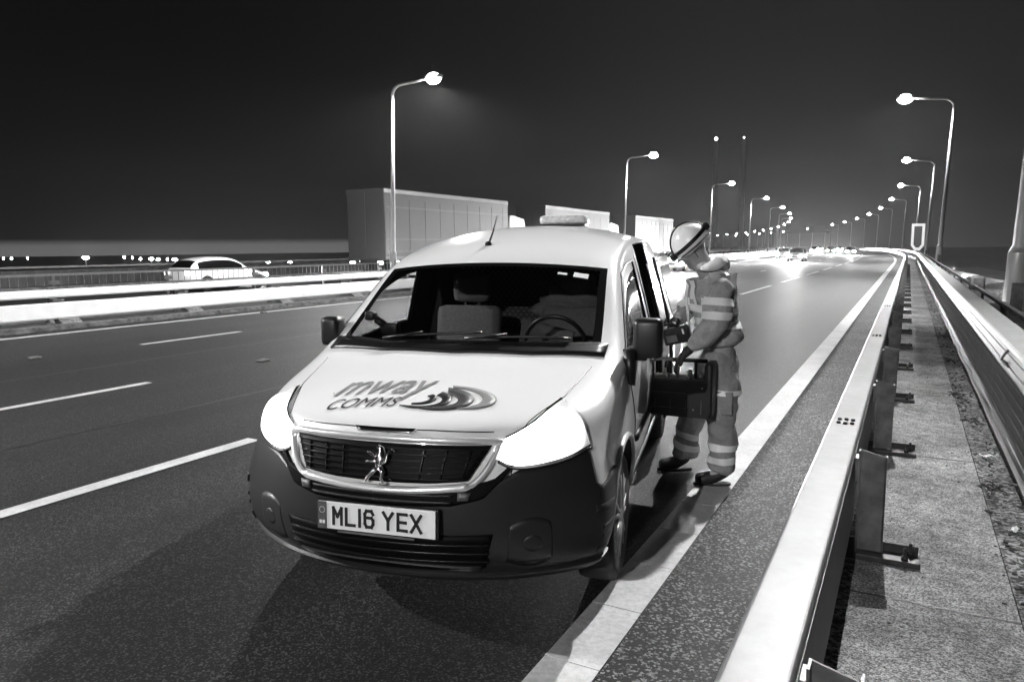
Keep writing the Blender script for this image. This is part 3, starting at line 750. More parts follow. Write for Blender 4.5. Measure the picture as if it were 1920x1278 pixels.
def van():
    yaw = R(12.59); org = Vector((-1.861+.03*math.cos(yaw), 2.1745+.03*math.sin(yaw), 0))
    root = empty('parked_van', org, yaw, 'white works van with lit headlights and bonnet lettering parked facing the camera in the lane', 'van')
    def cl(kind, i, j):
        if kind == 'top' and 3 <= i < 5 and j >= 1: return 1                # windscreen
        if kind == 'side1' and i == 8 and 1 <= j < 7: return 8           # sliding door opening
        if kind.startswith('side') and 3 <= i < 6 and j == 5 and not (i == 3): return 2   # front door window
        if kind.startswith('side') and i == 3 and j == 5: return 2
        if kind.startswith('side') and i == 6 and j == 5: return 2
        if kind == 'top' and i == 11+3 and j >= 2: return 3
        if kind == 'bottom': return 9
        return 0
    cut = [cyl((.86*s, y, .33), .365, .52) for s in (-1, 1) for y in (.93, 3.66)]
    me = shell_mesh(VT, VF, VR, vlev, vxs, cl, 3, cut)
    full = BM(); full.from_mesh(me); bvh = BVHTree.FromBMesh(full)
    P = lambda name, bm, m, parent=None, smooth=False, auto=1: obj(name, bm, m, parent or root, smooth, None, auto)
    body = P('body', split_mesh(me, (0,)), M['white_paint'])
    ws = P('windscreen', split_mesh(me, (1,)), M['screen'])
    side_split('side_window', me, M['glass'], root); P('tailgate_window', split_mesh(me, (3,)), M['glass'])
    P('underbody', split_mesh(me, (9,)), M['interior'])
    # dark lining on the inside of the shell
    b = split_mesh(me, (0,)); bmesh.ops.remove_doubles(b, verts=b.verts, dist=1e-5); b.normal_update()
    for v in b.verts: v.co -= v.normal*.022
    bmesh.ops.reverse_faces(b, faces=b.faces); P('lining', b, M['liner'])

    def hit(o, d):
        loc, n, i, dist = bvh.ray_cast(Vector(o), Vector(d).normalized())
        if loc is None: 
            loc, n, i, dist = bvh.find_nearest(Vector(o)+Vector(d).normalized()*1.0)
        if n.dot(Vector(d)) > 0: n = -n
        return loc, n
    def patch(name, top, bot, m, d=(0, 1, 0), off=.008, N=24, Mr=6, depth=.012, parent=None, src=None, edge=True, dome=0., smooth=True):
        """surface between two polylines of (x,z) [or (x,y) when d points down], dropped on the body"""
        d = Vector(d).normalized()
        def samp(poly, t):
            Ls = [0]
            for a, b_ in zip(poly, poly[1:]): Ls.append(Ls[-1]+math.hypot(b_[0]-a[0], b_[1]-a[1]))
            T = t*Ls[-1]
            for k in range(len(poly)-1):
                if T <= Ls[k+1]+1e-9:
                    q = (T-Ls[k])/max(1e-9, Ls[k+1]-Ls[k]); return (poly[k][0]+(poly[k+1][0]-poly[k][0])*q, poly[k][1]+(poly[k+1][1]-poly[k][1])*q)
            return poly[-1]
        bm = BM(); G = []; I = []
        for r in range(Mr+1):
            row = []; irow = []
            for c in range(N+1):
                a = samp(top, c/N); b_ = samp(bot, c/N); q = r/Mr
                x, z = a[0]+(b_[0]-a[0])*q, a[1]+(b_[1]-a[1])*q
                if abs(d.z) > .8: o = Vector((x, z, 3)) ; o -= Vector((d.x, d.y, 0))*0
                else:
                    s = math.copysign(1, x) if src is None else src
                    o = Vector((x, 0, z)) - d*1.5
                    if abs(d.x) > .3: o = Vector((x, z_y(x, z), z)) - d*1.5 if False else o
                loc, n = hit(o, d)
                dm = dome*math.sin(math.pi*c/N)**.5*math.sin(math.pi*q)**.5 if dome else 0
                row.append(bm.verts.new(loc+n*(off+dm))); irow.append(bm.verts.new(loc-n*depth))
            G.append(row); I.append(irow)
        for r in range(Mr):
            for c in range(N): f = bm.faces.new((G[r][c], G[r][c+1], G[r+1][c+1], G[r+1][c])); f.smooth = smooth
        ring = [(0, c) for c in range(N+1)]+[(r, N) for r in range(1, Mr+1)]+[(Mr, c) for c in range(N-1, -1, -1)]+[(r, 0) for r in range(Mr-1, 0, -1)]
        for (a, b_), (c, e) in zip(ring, ring[1:]+ring[:1]): bm.faces.new((G[a][b_], I[a][b_], I[c][e], G[c][e]))
        for r in range(Mr+1):
            for c in range(N+1):
                if I[r][c].is_valid and not I[r][c].link_faces: bm.verts.remove(I[r][c])
        return obj(name, bm, m, parent or root)
    def seam(pts, rad=.004, d=(0, 1, 0), m='black', name='panel_gap', n=10, bm=None, off=0.):
        """thin dark line lying on the body along a polyline of 3D start points"""
        out = []
        for a, b_ in zip(pts, pts[1:]):
            for k in range(n): 
                q = Vector(a).lerp(Vector(b_), k/n); loc, nn = hit(q, d); out.append(loc+nn*off)
        loc, nn = hit(pts[-1], d); out.append(loc+nn*off)
        own = bm is None; bm = bm or BM(); add_tube(bm, out, rad, 6)
        if own: return P(name, bm, M[m], None, True)

    # --- bumper (grey black plastic) : lower front, wraps round the corners to the wheel arches
    def curve(pts, n=8):                       # smooth polyline
        out = []
        P_ = [pts[0]]+pts+[pts[-1]]
        for i in range(1, len(P_)-2):
            for k in range(n):
                t = k/n; a, b_, c, e = P_[i-1], P_[i], P_[i+1], P_[i+2]
                out.append(tuple(.5*((2*b_[j])+(-a[j]+c[j])*t+(2*a[j]-5*b_[j]+4*c[j]-e[j])*t*t+(-a[j]+3*b_[j]-3*c[j]+e[j])*t**3) for j in range(len(b_))))
        return out+[pts[-1]]
    # front skin from a polar sweep so the corners are covered too
    def polar(ang):                            # ray origin direction for bearing ang from the nose, centre at (0, .9)
        return Vector((math.sin(ang), -math.cos(ang), 0))
    def psurf(name, top, bot, m, off=.008, N=40, Mr=8, depth=.015, parent=None, dome=0.):
        """top/bot: (bearing deg, z) curves; surface found by rays to the axis x=0,y=.95"""
        bm = BM(); G = []; I = []
        for r in range(Mr+1):
            row = []; ir = []
            for c in range(N+1):
                t = c/N*(len(top)-1); k = min(int(t), len(top)-2); q = t-k
                a = (top[k][0]+(top[k+1][0]-top[k][0])*q, top[k][1]+(top[k+1][1]-top[k][1])*q)
                t = c/N*(len(bot)-1); k = min(int(t), len(bot)-2); q = t-k
                b_ = (bot[k][0]+(bot[k+1][0]-bot[k][0])*q, bot[k][1]+(bot[k+1][1]-bot[k][1])*q)
                w = r/Mr; A = R(a[0]+(b_[0]-a[0])*w); z = a[1]+(b_[1]-a[1])*w
                dr = polar(A); o = Vector((0, .95, z)) + dr*2.2
                loc, n = hit(o, -dr)
                dm = dome*(math.sin(math.pi*c/N)*math.sin(math.pi*w))**.5 if dome else 0
                row.append(bm.verts.new(loc+n*(off+dm))); ir.append(bm.verts.new(loc-n*depth))
            G.append(row); I.append(ir)
        for r in range(Mr):
            for c in range(N): f = bm.faces.new((G[r][c], G[r][c+1], G[r+1][c+1], G[r+1][c])); f.smooth = True
        ring = [(0, c) for c in range(N+1)]+[(r, N) for r in range(1, Mr+1)]+[(Mr, c) for c in range(N-1, -1, -1)]+[(r, 0) for r in range(Mr-1, 0, -1)]
        for (a, b_), (c, e) in zip(ring, ring[1:]+ring[:1]): bm.faces.new((G[a][b_], I[a][b_], I[c][e], G[c][e]))
        for r in range(Mr+1):
            for c in range(N+1):
                if not I[r][c].link_faces: bm.verts.remove(I[r][c])
        return obj(name, bm, m, parent or root)
    def bearing(x, y): return math.degrees(math.atan2(x, .95-y))
    # x,z on the front as bearing: helper for outlines drawn in front view
    def fb(x, z):
        loc, n = hit((x, -1.5, z), (0, 1, 0)); return (bearing(loc.x, loc.y), z)
    e1 = bearing(.87, .50)
    half = [(0, .69), (12, .69), (24, .685), (30, .71), (36, .75), (46, .77), (53, .795), (55, .80), (54.6, .70), (55, .660), (57, .640), (60, .645), (64, .66), (70, .66)]
    topc = [(-a, z) for a, z in half[:0:-1]]+half
    botc = [(-70, .30), (-60, .275), (-40, .255), (0, .25), (40, .255), (60, .275), (70, .30)]
    bump = psurf('bumper', topc, curve(botc, 4), M['plastic'], .012, 130, 22)
    # raised lower lip
    psurf('bumper_lip', [(-62, .335), (-30, .325), (0, .32), (30, .325), (62, .335)], [(-62, .275), (-30, .262), (0, .258), (30, .262), (62, .275)], M['plastic'], .026, 50, 3)
    # vents on the corners, like gills
    for s in (-1, 1):
        for (z0, z1, a0, a1) in ((.56, .53, 54, 66), (.47, .452, 56, 66), (.43, .412, 56, 66), (.38, .345, 55, 67)):
            psurf('corner_trim', [(s*a0, z0+.01), (s*(a0+a1)/2, z0+.003), (s*a1, z0-.018)], [(s*a0, z1+.01), (s*(a0+a1)/2, z1-.002), (s*a1, z1-.012)], M['plastic'], .022 if s < 0 else .0125, 14, 2, parent=bump)
        # fog lamp recess panel
        psurf('fog_panel', curve([fb(s*.52, .535), fb(s*.57, .56), fb(s*.63, .56), fb(s*.67, .54)], 4), curve([fb(s*.50, .38), fb(s*.56, .355), fb(s*.62, .355), fb(s*.67, .38)], 4), M['plastic'], .0127, 12, 6, parent=bump)
        psurf('fog_lamp', curve([fb(s*.568, .455), fb(s*.578, .48), fb(s*.605, .492), fb(s*.632, .48), fb(s*.642, .455)], 4), curve([fb(s*.568, .453), fb(s*.578, .43), fb(s*.605, .418), fb(s*.632, .43), fb(s*.642, .453)], 4), M['plastic'], .0132, 10, 4, parent=bump)
    # --- lower intake (black) and slats
    low = patch('lower_intake', [(-.46, .505), (-.2, .50), (.2, .50), (.46, .505)], [(-.42, .36), (-.2, .345), (.2, .345), (.42, .36)], M['grille_black'], off=.018, N=30, Mr=6)
    for z in (.47, .435, .40):
        patch('slat', [(-.44, z), (.44, z)], [(-.43, z-.012), (.43, z-.012)], M['slat_black'], off=.026, N=30, Mr=1, parent=low)
    # --- black smile under the chrome frame
    mid = patch('upper_intake', [(-.55, .80), (-.46, .72), (-.34, .69), (0, .68), (.34, .69), (.46, .72), (.55, .80)], [(-.50, .73), (-.42, .645), (-.30, .62), (0, .615), (.30, .62), (.42, .645), (.50, .73)], M['grille_black'], off=.017, N=40, Mr=5)
    for z in (.665, .64): patch('slat', [(-.31, z), (.31, z)], [(-.30, z-.009), (.30, z-.009)], M['plastic'], off=.026, N=30, Mr=1, parent=mid)
    for s in (-1, 1): patch('bracket', [(s*.375, .672), (s*.325, .672)], [(s*.365, .642), (s*.325, .642)], M['galv_dark'], off=.024, N=3, Mr=2, parent=mid)
    # --- grille
    gt = [(-.44, .845), (-.2, .850), (0, .851), (.2, .850), (.44, .845)]; gb = [(-.36, .715), (-.2, .705), (0, .703), (.2, .705), (.36, .715)]
    gr = patch('grille', gt, gb, M['grille_black'], off=.012, N=30, Mr=8)
    for k in range(6):
        z = .832 - k*.022; hw = .425 - k*.014
        patch('slat', [(-hw, z), (hw, z)], [(-hw, z-.005), (hw, z-.005)], M['slat_black'], off=.022, N=30, Mr=1, parent=gr)
    for x in (-.36, -.27, -.18, .18, .27, .36):
        patch('slat', [(x, .832), (x+.006, .832)], [(x*.93, .72), (x*.93+.006, .72)], M['slat_black'], off=.020, N=1, Mr=6, parent=gr)
    # chrome frame round the grille (rounded trapezoid)
    outl = curve([(-.46, .870), (-.2, .878), (0, .880), (.2, .878), (.46, .870), (.478, .845), (.458, .785), (.425, .725), (.37, .680), (.30, .670), (0, .656), (-.30, .670), (-.37, .680), (-.425, .725), (-.458, .785), (-.478, .845), (-.46, .870)], 5)
    bm = BM(); ringO = []; ringI = []; ringM = []; n_ = len(outl)-1
    cx_, cz_ = 0, .77
    for x, z in outl[:-1]:
        wx = x*.935 if abs(x) > .3 else x*.955; wz = cz_+(z-cz_)*.80
        if z > .865: wz = z-.024
        if z < .685: wz = z+.032
        for lst, (px, pz), of in ((ringO, (x, z), .012), (ringM, ((x+wx)/2, (z+wz)/2), .036), (ringI, (wx, wz), .014)):
            loc, nn = hit((px, -1.5, pz), (0, 1, 0)); lst.append(bm.verts.new(loc+nn*of))
    for k in range(n_):
        j = (k+1) % n_
        for A, B in ((ringO, ringM), (ringM, ringI)): f = bm.faces.new((A[k], A[j], B[j], B[k])); f.smooth = True
    P('grille_frame', bm, M['frame'], gr, True)
    # white panel lip over the grille with the pull slot
    patch('slot', [(-.135, .900), (.135, .900)], [(-.115, .884), (.115, .884)], M['chrome'], off=.020, N=12, Mr=2)
    # emblem: upright heraldic beast in chrome strokes
    bm = BM()
    def stroke(pts, w, off=.036, ox=0.0, oz=.765, sc=1.28):
        q = []
        for x, z in pts:
            loc, nn = hit((x*sc+ox, -1.5, z*sc+oz), (0, 1, 0)); q.append(loc+nn*off)
        add_tube(bm, q, [k*sc for k in w], 6)
    stroke([(-.004, .056), (.008, .046), (.012, .030), (.010, .012), (.002, -.004), (-.004, -.014)], [.005, .010, .014, .015, .012, .008])       # head, chest, waist
    stroke([(-.010, .050), (-.002, .048)], [.003, .006])
    stroke([(.006, .030), (-.014, .022), (-.030, .030), (-.040, .034)], [.006, .006, .005, .003])      # forelegs
    stroke([(.004, .016), (-.016, .008), (-.032, .008), (-.042, .006)], [.006, .006, .004, .003])
    stroke([(.0, -.006), (-.014, -.022), (-.026, -.034), (-.036, -.048), (-.044, -.048)], [.010, .008, .006, .005, .003])   # hind legs
    stroke([(.006, -.006), (.020, -.020), (.016, -.038), (.024, -.052), (.012, -.054)], [.010, .010, .006, .005, .003])
    stroke([(.014, .0), (.026, .010), (.028, .028), (.034, .042)], [.004, .004, .004, .002])           # tail
    stroke([(.040, .046), (.050, .040)], [.003, .002]); stroke([(.040, -.034), (.050, -.040)], [.003, .002])
    P('emblem', bm, M['chrome'], gr, True)
    # --- headlights
    for s in (-1, 1):
        T = [fb(s*.485, .875), (s*bearing(.59, .23), .905), (s*bearing(.67, .36), .950), (s*bearing(.735, .46), .975)]
        Bt = [fb(s*.465, .785), (s*bearing(.58, .14), .755), (s*bearing(.72, .28), .765), (s*bearing(.79, .42), .80)]
        h = psurf('headlight', curve(T, 5), curve(Bt, 5), M['chrome'], .012, 24, 10)
        psurf('lens', curve([(a*.985+s*.3, z-.008) for a, z in T], 5), curve([(a*.985+s*.3, z+.008) for a, z in Bt], 5), hl_mat(s), .020, 30, 14, parent=h, dome=.030)
        psurf('trim', curve([(a, z-.0) for a, z in Bt], 5), curve([(a, z-.008) for a, z in Bt], 5), M['black'], .018, 20, 1, parent=h)
    # --- number plate
    pl = empty('number_plate', (0, 0, 0)); pl.parent = root; loc, nn = hit((0, -1.5, .545), (0, 1, 0))
    pl.location = (.0, loc.y-.030, .558); pl.rotation_euler = (R(-3), 0, 0)
    bm = BM(); add_box(bm, (0, 0, 0), (.52, .008, .113), bevel=.003); obj('plate_base', bm, M['plate'], pl)
    bm = BM(); add_box(bm, (-.240, -.0052, 0), (.040, .002, .113)); obj('side_band', bm, M['galv_dark'], pl)
    bm = BM()
    for a in range(12): add_box(bm, (-.240+.012*math.cos(a*math.pi/6), -.0066, .022+.012*math.sin(a*math.pi/6)), (.0028, .001, .0028))
    for dx in (-.007, .007): add_box(bm, (-.240+dx, -.0066, -.028), (.011, .001, .014))
    obj('band_mark', bm, M['paper'], pl)
    bm = BM(); add_box(bm, (.0, .014, 0), (.54, .02, .12), bevel=.004); obj('plate_holder', bm, M['black'], pl)
    bm = BM()
    def seg(pts, w=.0125, closed=False):       # flat mitred stroke
        for a, b_ in zip(pts, pts[1:]):
            dx, dz = b_[0]-a[0], b_[1]-a[1]; Ls = math.hypot(dx, dz); ux, uz = dx/Ls*w/2, dz/Ls*w/2
            q = [(a[0]-ux-uz, a[1]-uz+ux), (b_[0]+ux-uz, b_[1]+uz+ux), (b_[0]+ux+uz, b_[1]+uz-ux), (a[0]-ux+uz, a[1]-uz-ux)]
            add_prism(bm, q, -.0062, -.0048)
    h = .033; w2 = .018
    def glyph(ch, cx):
        G = {'M': [[(-w2, -h), (-w2, h), (0, -.002), (w2, h), (w2, -h)]], 'L': [[(-w2, h), (-w2, -h), (w2, -h)]], '1': [[(0, h), (0, -h)]],
             '6': [[(w2, h*.62), (w2*.6, h), (-w2*.6, h), (-w2, h*.6), (-w2, -h*.6), (-w2*.6, -h), (w2*.6, -h), (w2, -h*.6), (w2, -.004), (w2*.6, .005), (-w2, .005)]],
             'Y': [[(-w2-.002, h), (0, .002), (w2+.002, h)], [(0, .002), (0, -h)]], 'E': [[(w2, h), (-w2, h), (-w2, -h), (w2, -h)], [(-w2, 0), (w2*.8, 0)]], 'X': [[(-w2-.002, h), (w2+.002, -h)], [(w2+.002, h), (-w2-.002, -h)]]}
        for st in G[ch]: seg([(x+cx, z) for x, z in st])
    for ch, cx in zip('ML16YEX', (-.170, -.112, -.070, -.028, .056, .118, .178)):
        glyph(ch, cx); obj('character', bm, M['ink_black'], pl, auto=1); bm = BM()
    bm.free()
    bm = BM()
    add_box(bm, (0, -.004, -.064), (.34, .004, .008))
    obj('dealer_strip', bm, M['galv_dark'], pl)

    # --- bonnet lettering
    def text(body_, loc, hgt, wid, mname, name, shear=.35, off=.004, bold=0., rot=5.):
        cu = bpy.data.curves.new('t', 'FONT'); cu.body = body_; cu.size = 1; cu.shear = shear; cu.offset = bold; cu.fill_mode = 'BOTH'; cu.resolution_u = 6
        t = bpy.data.objects.new('t', cu); C.objects.link(t); bpy.context.view_layer.update()
        me_ = bpy.data.meshes.new_from_object(t.evaluated_get(bpy.context.evaluated_depsgraph_get())); bpy.data.objects.remove(t)
        b = BM(); b.from_mesh(me_)
        x0 = min(v.co.x for v in b.verts); x1 = max(v.co.x for v in b.verts); y1 = max(v.co.y for v in b.verts)
        ca, sa = math.cos(R(rot)), math.sin(R(rot))
        for v in b.verts: v.co.x = (v.co.x-x0)/(x1-x0)*wid; v.co.y *= hgt/y1; v.co.z = 0
        bmesh.ops.triangulate(b, faces=b.faces[:])
        for _ in range(3):
            es = [e for e in b.edges if e.calc_length() > .02]
            if es: bmesh.ops.subdivide_edges(b, edges=es, cuts=1); bmesh.ops.triangulate(b, faces=[f for f in b.faces if len(f.verts) > 3])
        for v in b.verts:
            x = loc[0]+v.co.x*ca-v.co.y*sa; y = loc[1]+v.co.y*ca+v.co.x*sa
            L_, n_2 = hit((x, y, 3), (0, 0, -1)); v.co = L_+n_2*off
        return obj(name, b, M[mname], root, auto=1)
    text('mway', (-.375, .345), .140, .47, 'ink_mid', 'lettering', .45, bold=.008)
    text('COMMS', (-.345, .225), .082, .335, 'ink_dark', 'lettering', .40, bold=.0)
    def swoosh(o_pts, i_pts, mname):
        patch('logo_swoosh', curve(o_pts, 6), curve(i_pts, 6), M[mname], d=(0, 0, -1), off=.005, N=28, Mr=2, depth=.0)
    def arcs(cx, cy, rx, ry, a0, a1): return [(cx+rx*math.cos(R(a)), cy+ry*math.sin(R(a))) for a in [a0+(a1-a0)*k/8 for k in range(9)]]
    swoosh(arcs(.195, .375, .20, .105, 100, -70), arcs(.185, .365, .150, .092, 96, -66), 'ink_mid')
    swoosh(arcs(.13, .350, .170, .105, 84, -112), arcs(.10, .335, .135, .070, 60, -95), 'ink_dark')
    swoosh(arcs(.07, .335, .135, .085, 60, -125), arcs(.055, .325, .110, .062, 50, -110), 'ink_black')
    swoosh(arcs(.05, .335, .085, .055, 50, -95), arcs(.04, .33, .066, .042, 48, -90), 'ink_black')
    # --- bonnet shut lines
    for s in (-1, 1):
        seam([(s*.50, .10, 3), (s*.56, .30, 3), (s*.66, .55, 3), (s*.72, .90, 3)], .0024, (0, 0, -1))
        # indicator / washer blob at the top of headlight
    seam([(-.44, -1, .895), (-.2, -1, .903), (.2, -1, .903), (.44, -1, .895)], .003)
    # cowl: black scuttle under the screen, and wipers
    patch('scuttle', [(-.765, 1.01), (-.4, .905), (0, .872), (.4, .905), (.765, 1.01)], [(-.77, 1.12), (-.4, .985), (0, .955), (.4, .985), (.77, 1.12)], M['black'], d=(0, 0, -1), off=.010, N=30, Mr=3)
    for (x0, x1) in ((-.42, .12), (.05, .58)):
        bm = BM(); pts = []
        for k in range(11):
            x = x0+(x1-x0)*k/10; y = .985+.10*(abs(x)**2)+.045*k/10; L_, n_2 = hit((x, y, 3), (0, 0, -1)); pts.append(L_+n_2*.022)
        add_tube(bm, pts, .007, 6); add_tube(bm, [pts[0]+Vector((0, -.03, 0)), pts[4]+Vector((0, 0, .012))], .008, 6); P('wiper', bm, M['black'], None, True)
    # wheel arch trims
    for s in (-1, 1):
        for yc in (.93, 3.66):
            bm = BM(); pts = []
            for k in range(25):
                a = R(-8+196*k/24); y, z = yc+.385*math.cos(a), .33+.385*math.sin(a)
                L_, n_2 = hit((s*2, y, max(z, .29)), (-s, 0, 0)); pts.append(L_+n_2*.002)
            add_tube(bm, pts, .016, 8); P('arch_trim', bm, M['plastic'] if yc > 2 else M['white_paint'], None, True)
        # doors: gaps, sill, rub strip, handle
        bm = BM()
        seam([(s*2, 1.30, .34), (s*2, 1.30, .72), (s*2, 1.16, .92), (s*2, 1.13, 1.06)], .004, (-s, 0, 0), bm=bm)
        seam([(s*2, 2.43, .34), (s*2, 2.43, 1.58)], .004, (-s, 0, 0), bm=bm); seam([(s*2, 1.30, .34), (s*2, 2.43, .34)], .004, (-s, 0, 0), bm=bm)
        P('door_gap', bm, M['black'], None, True)
        bm = BM(); seam([(s*2, 1.34, .60), (s*2, 2.40, .60)], .020, (-s, 0, 0), bm=bm, off=0.); P('rub_strip', bm, M['plastic'], None, True)
        bm = BM(); seam([(s*2, 1.28, .285), (s*2, 3.28, .285)], .026, (-s, 0, 0), bm=bm); P('sill', bm, M['plastic'], None, True)
        # rubber round the front door window
        bm = BM(); zt = [(1.10, 1.06), (1.30, 1.19), (1.50, 1.33), (1.72, 1.48), (1.95, 1.53), (2.24, 1.55), (2.25, 1.10), (1.6, 1.09), (1.10, 1.06)]
        seam([(s*2, y, z) for y, z in zt], .010, (-s, 0, 0), bm=bm); P('window_rubber', bm, M['black'], None, True)
        bm = BM(); q = [hit((s*2, y, z), (-s, 0, 0))[0] for y, z in ((2.20, .98), (2.22, .985), (2.36, .985), (2.38, .98))]
        add_tube(bm, [q[0], q[1]+Vector((s*.03, 0, 0)), q[2]+Vector((s*.03, 0, 0)), q[3]], .013, 8); P('door_handle', bm, M['plastic'], None, True)
        # mirrors
        bm = BM(); L_, n_2 = hit((s*2, 1.20, 1.10), (-s, 0, 0))
        mx = .965 if s > 0 else .842; mw = .74 if s > 0 else .56; mh = .205 if s > 0 else .165
        vs = add_box(bm, (s*mx, 1.175, 1.175), (.20*mw, .11, mh), bevel=.030)
        mir = P('mirror', bm, M['mirror_plastic'], None, True)
        bm = BM(); add_box(bm, (s*mx, 1.234, 1.175), (.165*mw, .006, mh-.04), bevel=.002); P('mirror_glass', bm, M['chrome'], mir)
        bm = BM(); add_prism(bm, [(1.06, 1.12), (1.26, 1.12), (1.24, 1.03), (1.14, .93), (1.08, .95)], s*.855, s*.905, 'x'); add_box(bm, (s*.90, 1.17, 1.09), (.13, .07, .06), bevel=.015); P('mirror_arm', bm, M['mirror_plastic'], mir, True) if s > 0 else bm.free()
    # slid back side door standing proud of the body, viewer's right side
    b = BM(); fb_ = BM(); fb_.from_mesh(me)
    zs = [.34, .42, .56, .74, .92, 1.09, 1.30, 1.50, 1.56]; ys = [2.98+k*.14 for k in range(9)]
    grid = []
    for z in zs:
        row = []
        for y in ys:
            row.append(b.verts.new((vxs(z, y)+.10, y, z)))
        grid.append(row)
    wfaces = []
    for i in range(len(zs)-1):
        for j in range(len(ys)-1):
            f = b.faces.new((grid[i][j], grid[i][j+1], grid[i+1][j+1], grid[i+1][j])); f.smooth = True
    r = bmesh.ops.solidify(b, geom=b.faces[:], thickness=-.045)
    door = P('sliding_door', b, M['white_paint'], None, False, None)
    bm = BM()
    for i in (5, 6): 
        pass
    A = [(1.12, 3.25), (1.12, 4.0), (1.49, 4.0), (1.49, 3.25)]
    for (z, y) in A: pass
    g4 = [[bm.verts.new((vxs(z, y)+.105, y, z)) for y in (3.10, 3.5, 4.0)] for z in (1.12, 1.30, 1.49)]
    for i in range(2):
        for j in range(2): bm.faces.new((g4[i][j], g4[i][j+1], g4[i+1][j+1], g4[i+1][j]))
    P('door_window', bm, M['gloss_black'], door)
    bm = BM(); add_tube(bm, [(vxs(z, 3.15)+.078, 2.975, z) for z in zs], .012, 6); P('door_seal', bm, M['black'], door, True)
    bm = BM(); add_tube(bm, [(vxs(1.0, y)+.012, y, 1.02) for y in (3.2, 3.8, 4.25)], .014, 6); P('door_rail', bm, M['galv_dark'], None, True)
    # frame of the opening, bulkhead and load space things
    bm = BM(); add_tube(bm, [(vxs(z, 2.46)-.015, 2.47, z) for z in (.42, .56, .74, .92, 1.09, 1.30, 1.50)], .016, 6); P('door_frame', bm, M['black'], None, True); bm = BM(); add_tube(bm, [(vxs(z, 3.18)-.015, 3.18, z) for z in (.42, .56, .74, .92, 1.09, 1.30, 1.50)], .016, 6); P('door_frame', bm, M['black'], None, True)
    bm = BM(); add_box(bm, (.30, 2.80, .90), (.50, .02, 1.1)); add_box(bm, (.55, 2.9, .93), (.34, .42, .03)); add_box(bm, (.55, 2.9, .60), (.34, .42, .03)); add_box(bm, (.55, 2.9, 1.30), (.34, .42, .03)); P('racking', bm, M['rail_top'])
    bm = BM(); add_box(bm, (.58, 2.85, 1.13), (.24, .3, .30), bevel=.03); add_box(bm, (.58, 2.85, .74), (.26, .3, .22), bevel=.03); P('stowage_bins', bm, M['dome'], None, True)
    # wheels
    def wheel(x, y, s):
        w = empty('wheel'); w.parent = root; w.location = (x, y, .315)
        bm = BM(); add_lathe(bm, [(.20, -.09), (.285, -.095), (.306, -.082), (.315, -.055), (.315, .055), (.306, .082), (.285, .095), (.215, .088)], 'x', seg=48); obj('tyre', bm, M['rubber'], w, True)
        bm = BM()
        for k in range(60):
            a = 2*math.pi*k/60; add_box(bm, (0, .3145*math.cos(a), .3145*math.sin(a)), (.13, .011, .006), rot=Euler((a+math.pi/2, 0, 0)) if False else None)
        bm.free()
        bm = BM(); add_lathe(bm, [(.218, -.06), (.218, .080), (.205, .084), (.198, .060), (.19, .02), (.03, .02)], 'x', seg=48); obj('rim', bm, M['black'], w, True)
        bm = BM(); add_lathe(bm, [(.214, .070), (.214, .088), (.196, .086), (.194, .070)], 'x', seg=48)
        for k in range(7):
            a = 2*math.pi*k/7; d1 = Vector((0, math.cos(a), math.sin(a))); t1 = Vector((0, -math.sin(a), math.cos(a)))
            for sgn in (-1, 1):
                q = [d1*.035+t1*.016*sgn, d1*.11+t1*.012*sgn, d1*.205+t1*.036*sgn]
                add_tube(bm, [p+Vector((xx, 0, 0)) for p, xx in zip(q, (.082, .084, .076))], [.014, .013, .016], 6)
        add_lathe(bm, [(.052, .05), (.052, .088), (.03, .094)], 'x', seg=20); obj('wheel_trim', bm, M['alloy'], w, True)
        if s < 0: w.rotation_euler = (0, 0, math.pi)
        return w
    for s in (-1, 1):
        for y in (.93, 3.66): wheel(s*.775, y, s)
    # antenna and roof beacon
    an = P('antenna', (lambda b: (add_lathe(b, [(.022, 0), (.020, .018), (.010, .028)], c=(-.09, 1.80, hit((-.09, 1.80, 3), (0, 0, -1))[0].z-.004), seg=12), add_tube(b, [(-.09, 1.80, hit((-.09, 1.80, 3), (0, 0, -1))[0].z), (-.075, 1.85, 1.74), (-.06, 1.90, 1.84)], [.007, .005, .003], 8), b)[-1])(BM()), M['black'], None, True)
    zr = hit((.12, 3.2, 3), (0, 0, -1))[0].z
    bc = empty('beacon'); bc.parent = root; bc.location = (.10, 3.2, zr)
    bm = BM(); add_box(bm, (0, 0, .008), (.36, .17, .018), bevel=.004); obj('base', bm, M['black'], bc)
    bm = BM(); add_box(bm, (0, 0, .050), (.38, .18, .07), bevel=.03); obj('dome', bm, M['dome'], bc, True)
    bm = BM()
    for k in range(6): add_lathe(bm, [(.014, .018), (.018, .04), (.010, .07)], c=(-.14+k*.056, 0, 0), seg=10)
    obj('bulb', bm, M['chrome'], bc, True)
    # --- cab interior
    bm = BM(); pr = [(.98, .60), (.98, 1.035), (1.10, 1.055), (1.42, 1.06), (1.52, 1.02), (1.52, .90), (1.46, .60)]
    add_prism(bm, pr, -.74, .74, 'x'); P('dashboard', bm, M['interior'])
    bm = BM(); add_box(bm, (.38, 1.50, 1.05), (.36, .16, .09), bevel=.03); P('instrument_hood', bm, M['interior'], None, True)
    bm = BM(); pts = [(.38+.185*math.cos(2*math.pi*k/28), 1.62-.06*math.sin(2*math.pi*k/28), 1.06+.18*math.sin(2*math.pi*k/28)) for k in range(29)]
    add_tube(bm, pts, .014, 8, False); add_box(bm, (.38, 1.60, 1.04), (.14, .05, .10), bevel=.02); add_tube(bm, [(.20, 1.62, 1.06), (.56, 1.62, 1.06)], .014, 6); P('steering_wheel', bm, M['black'], None, True)
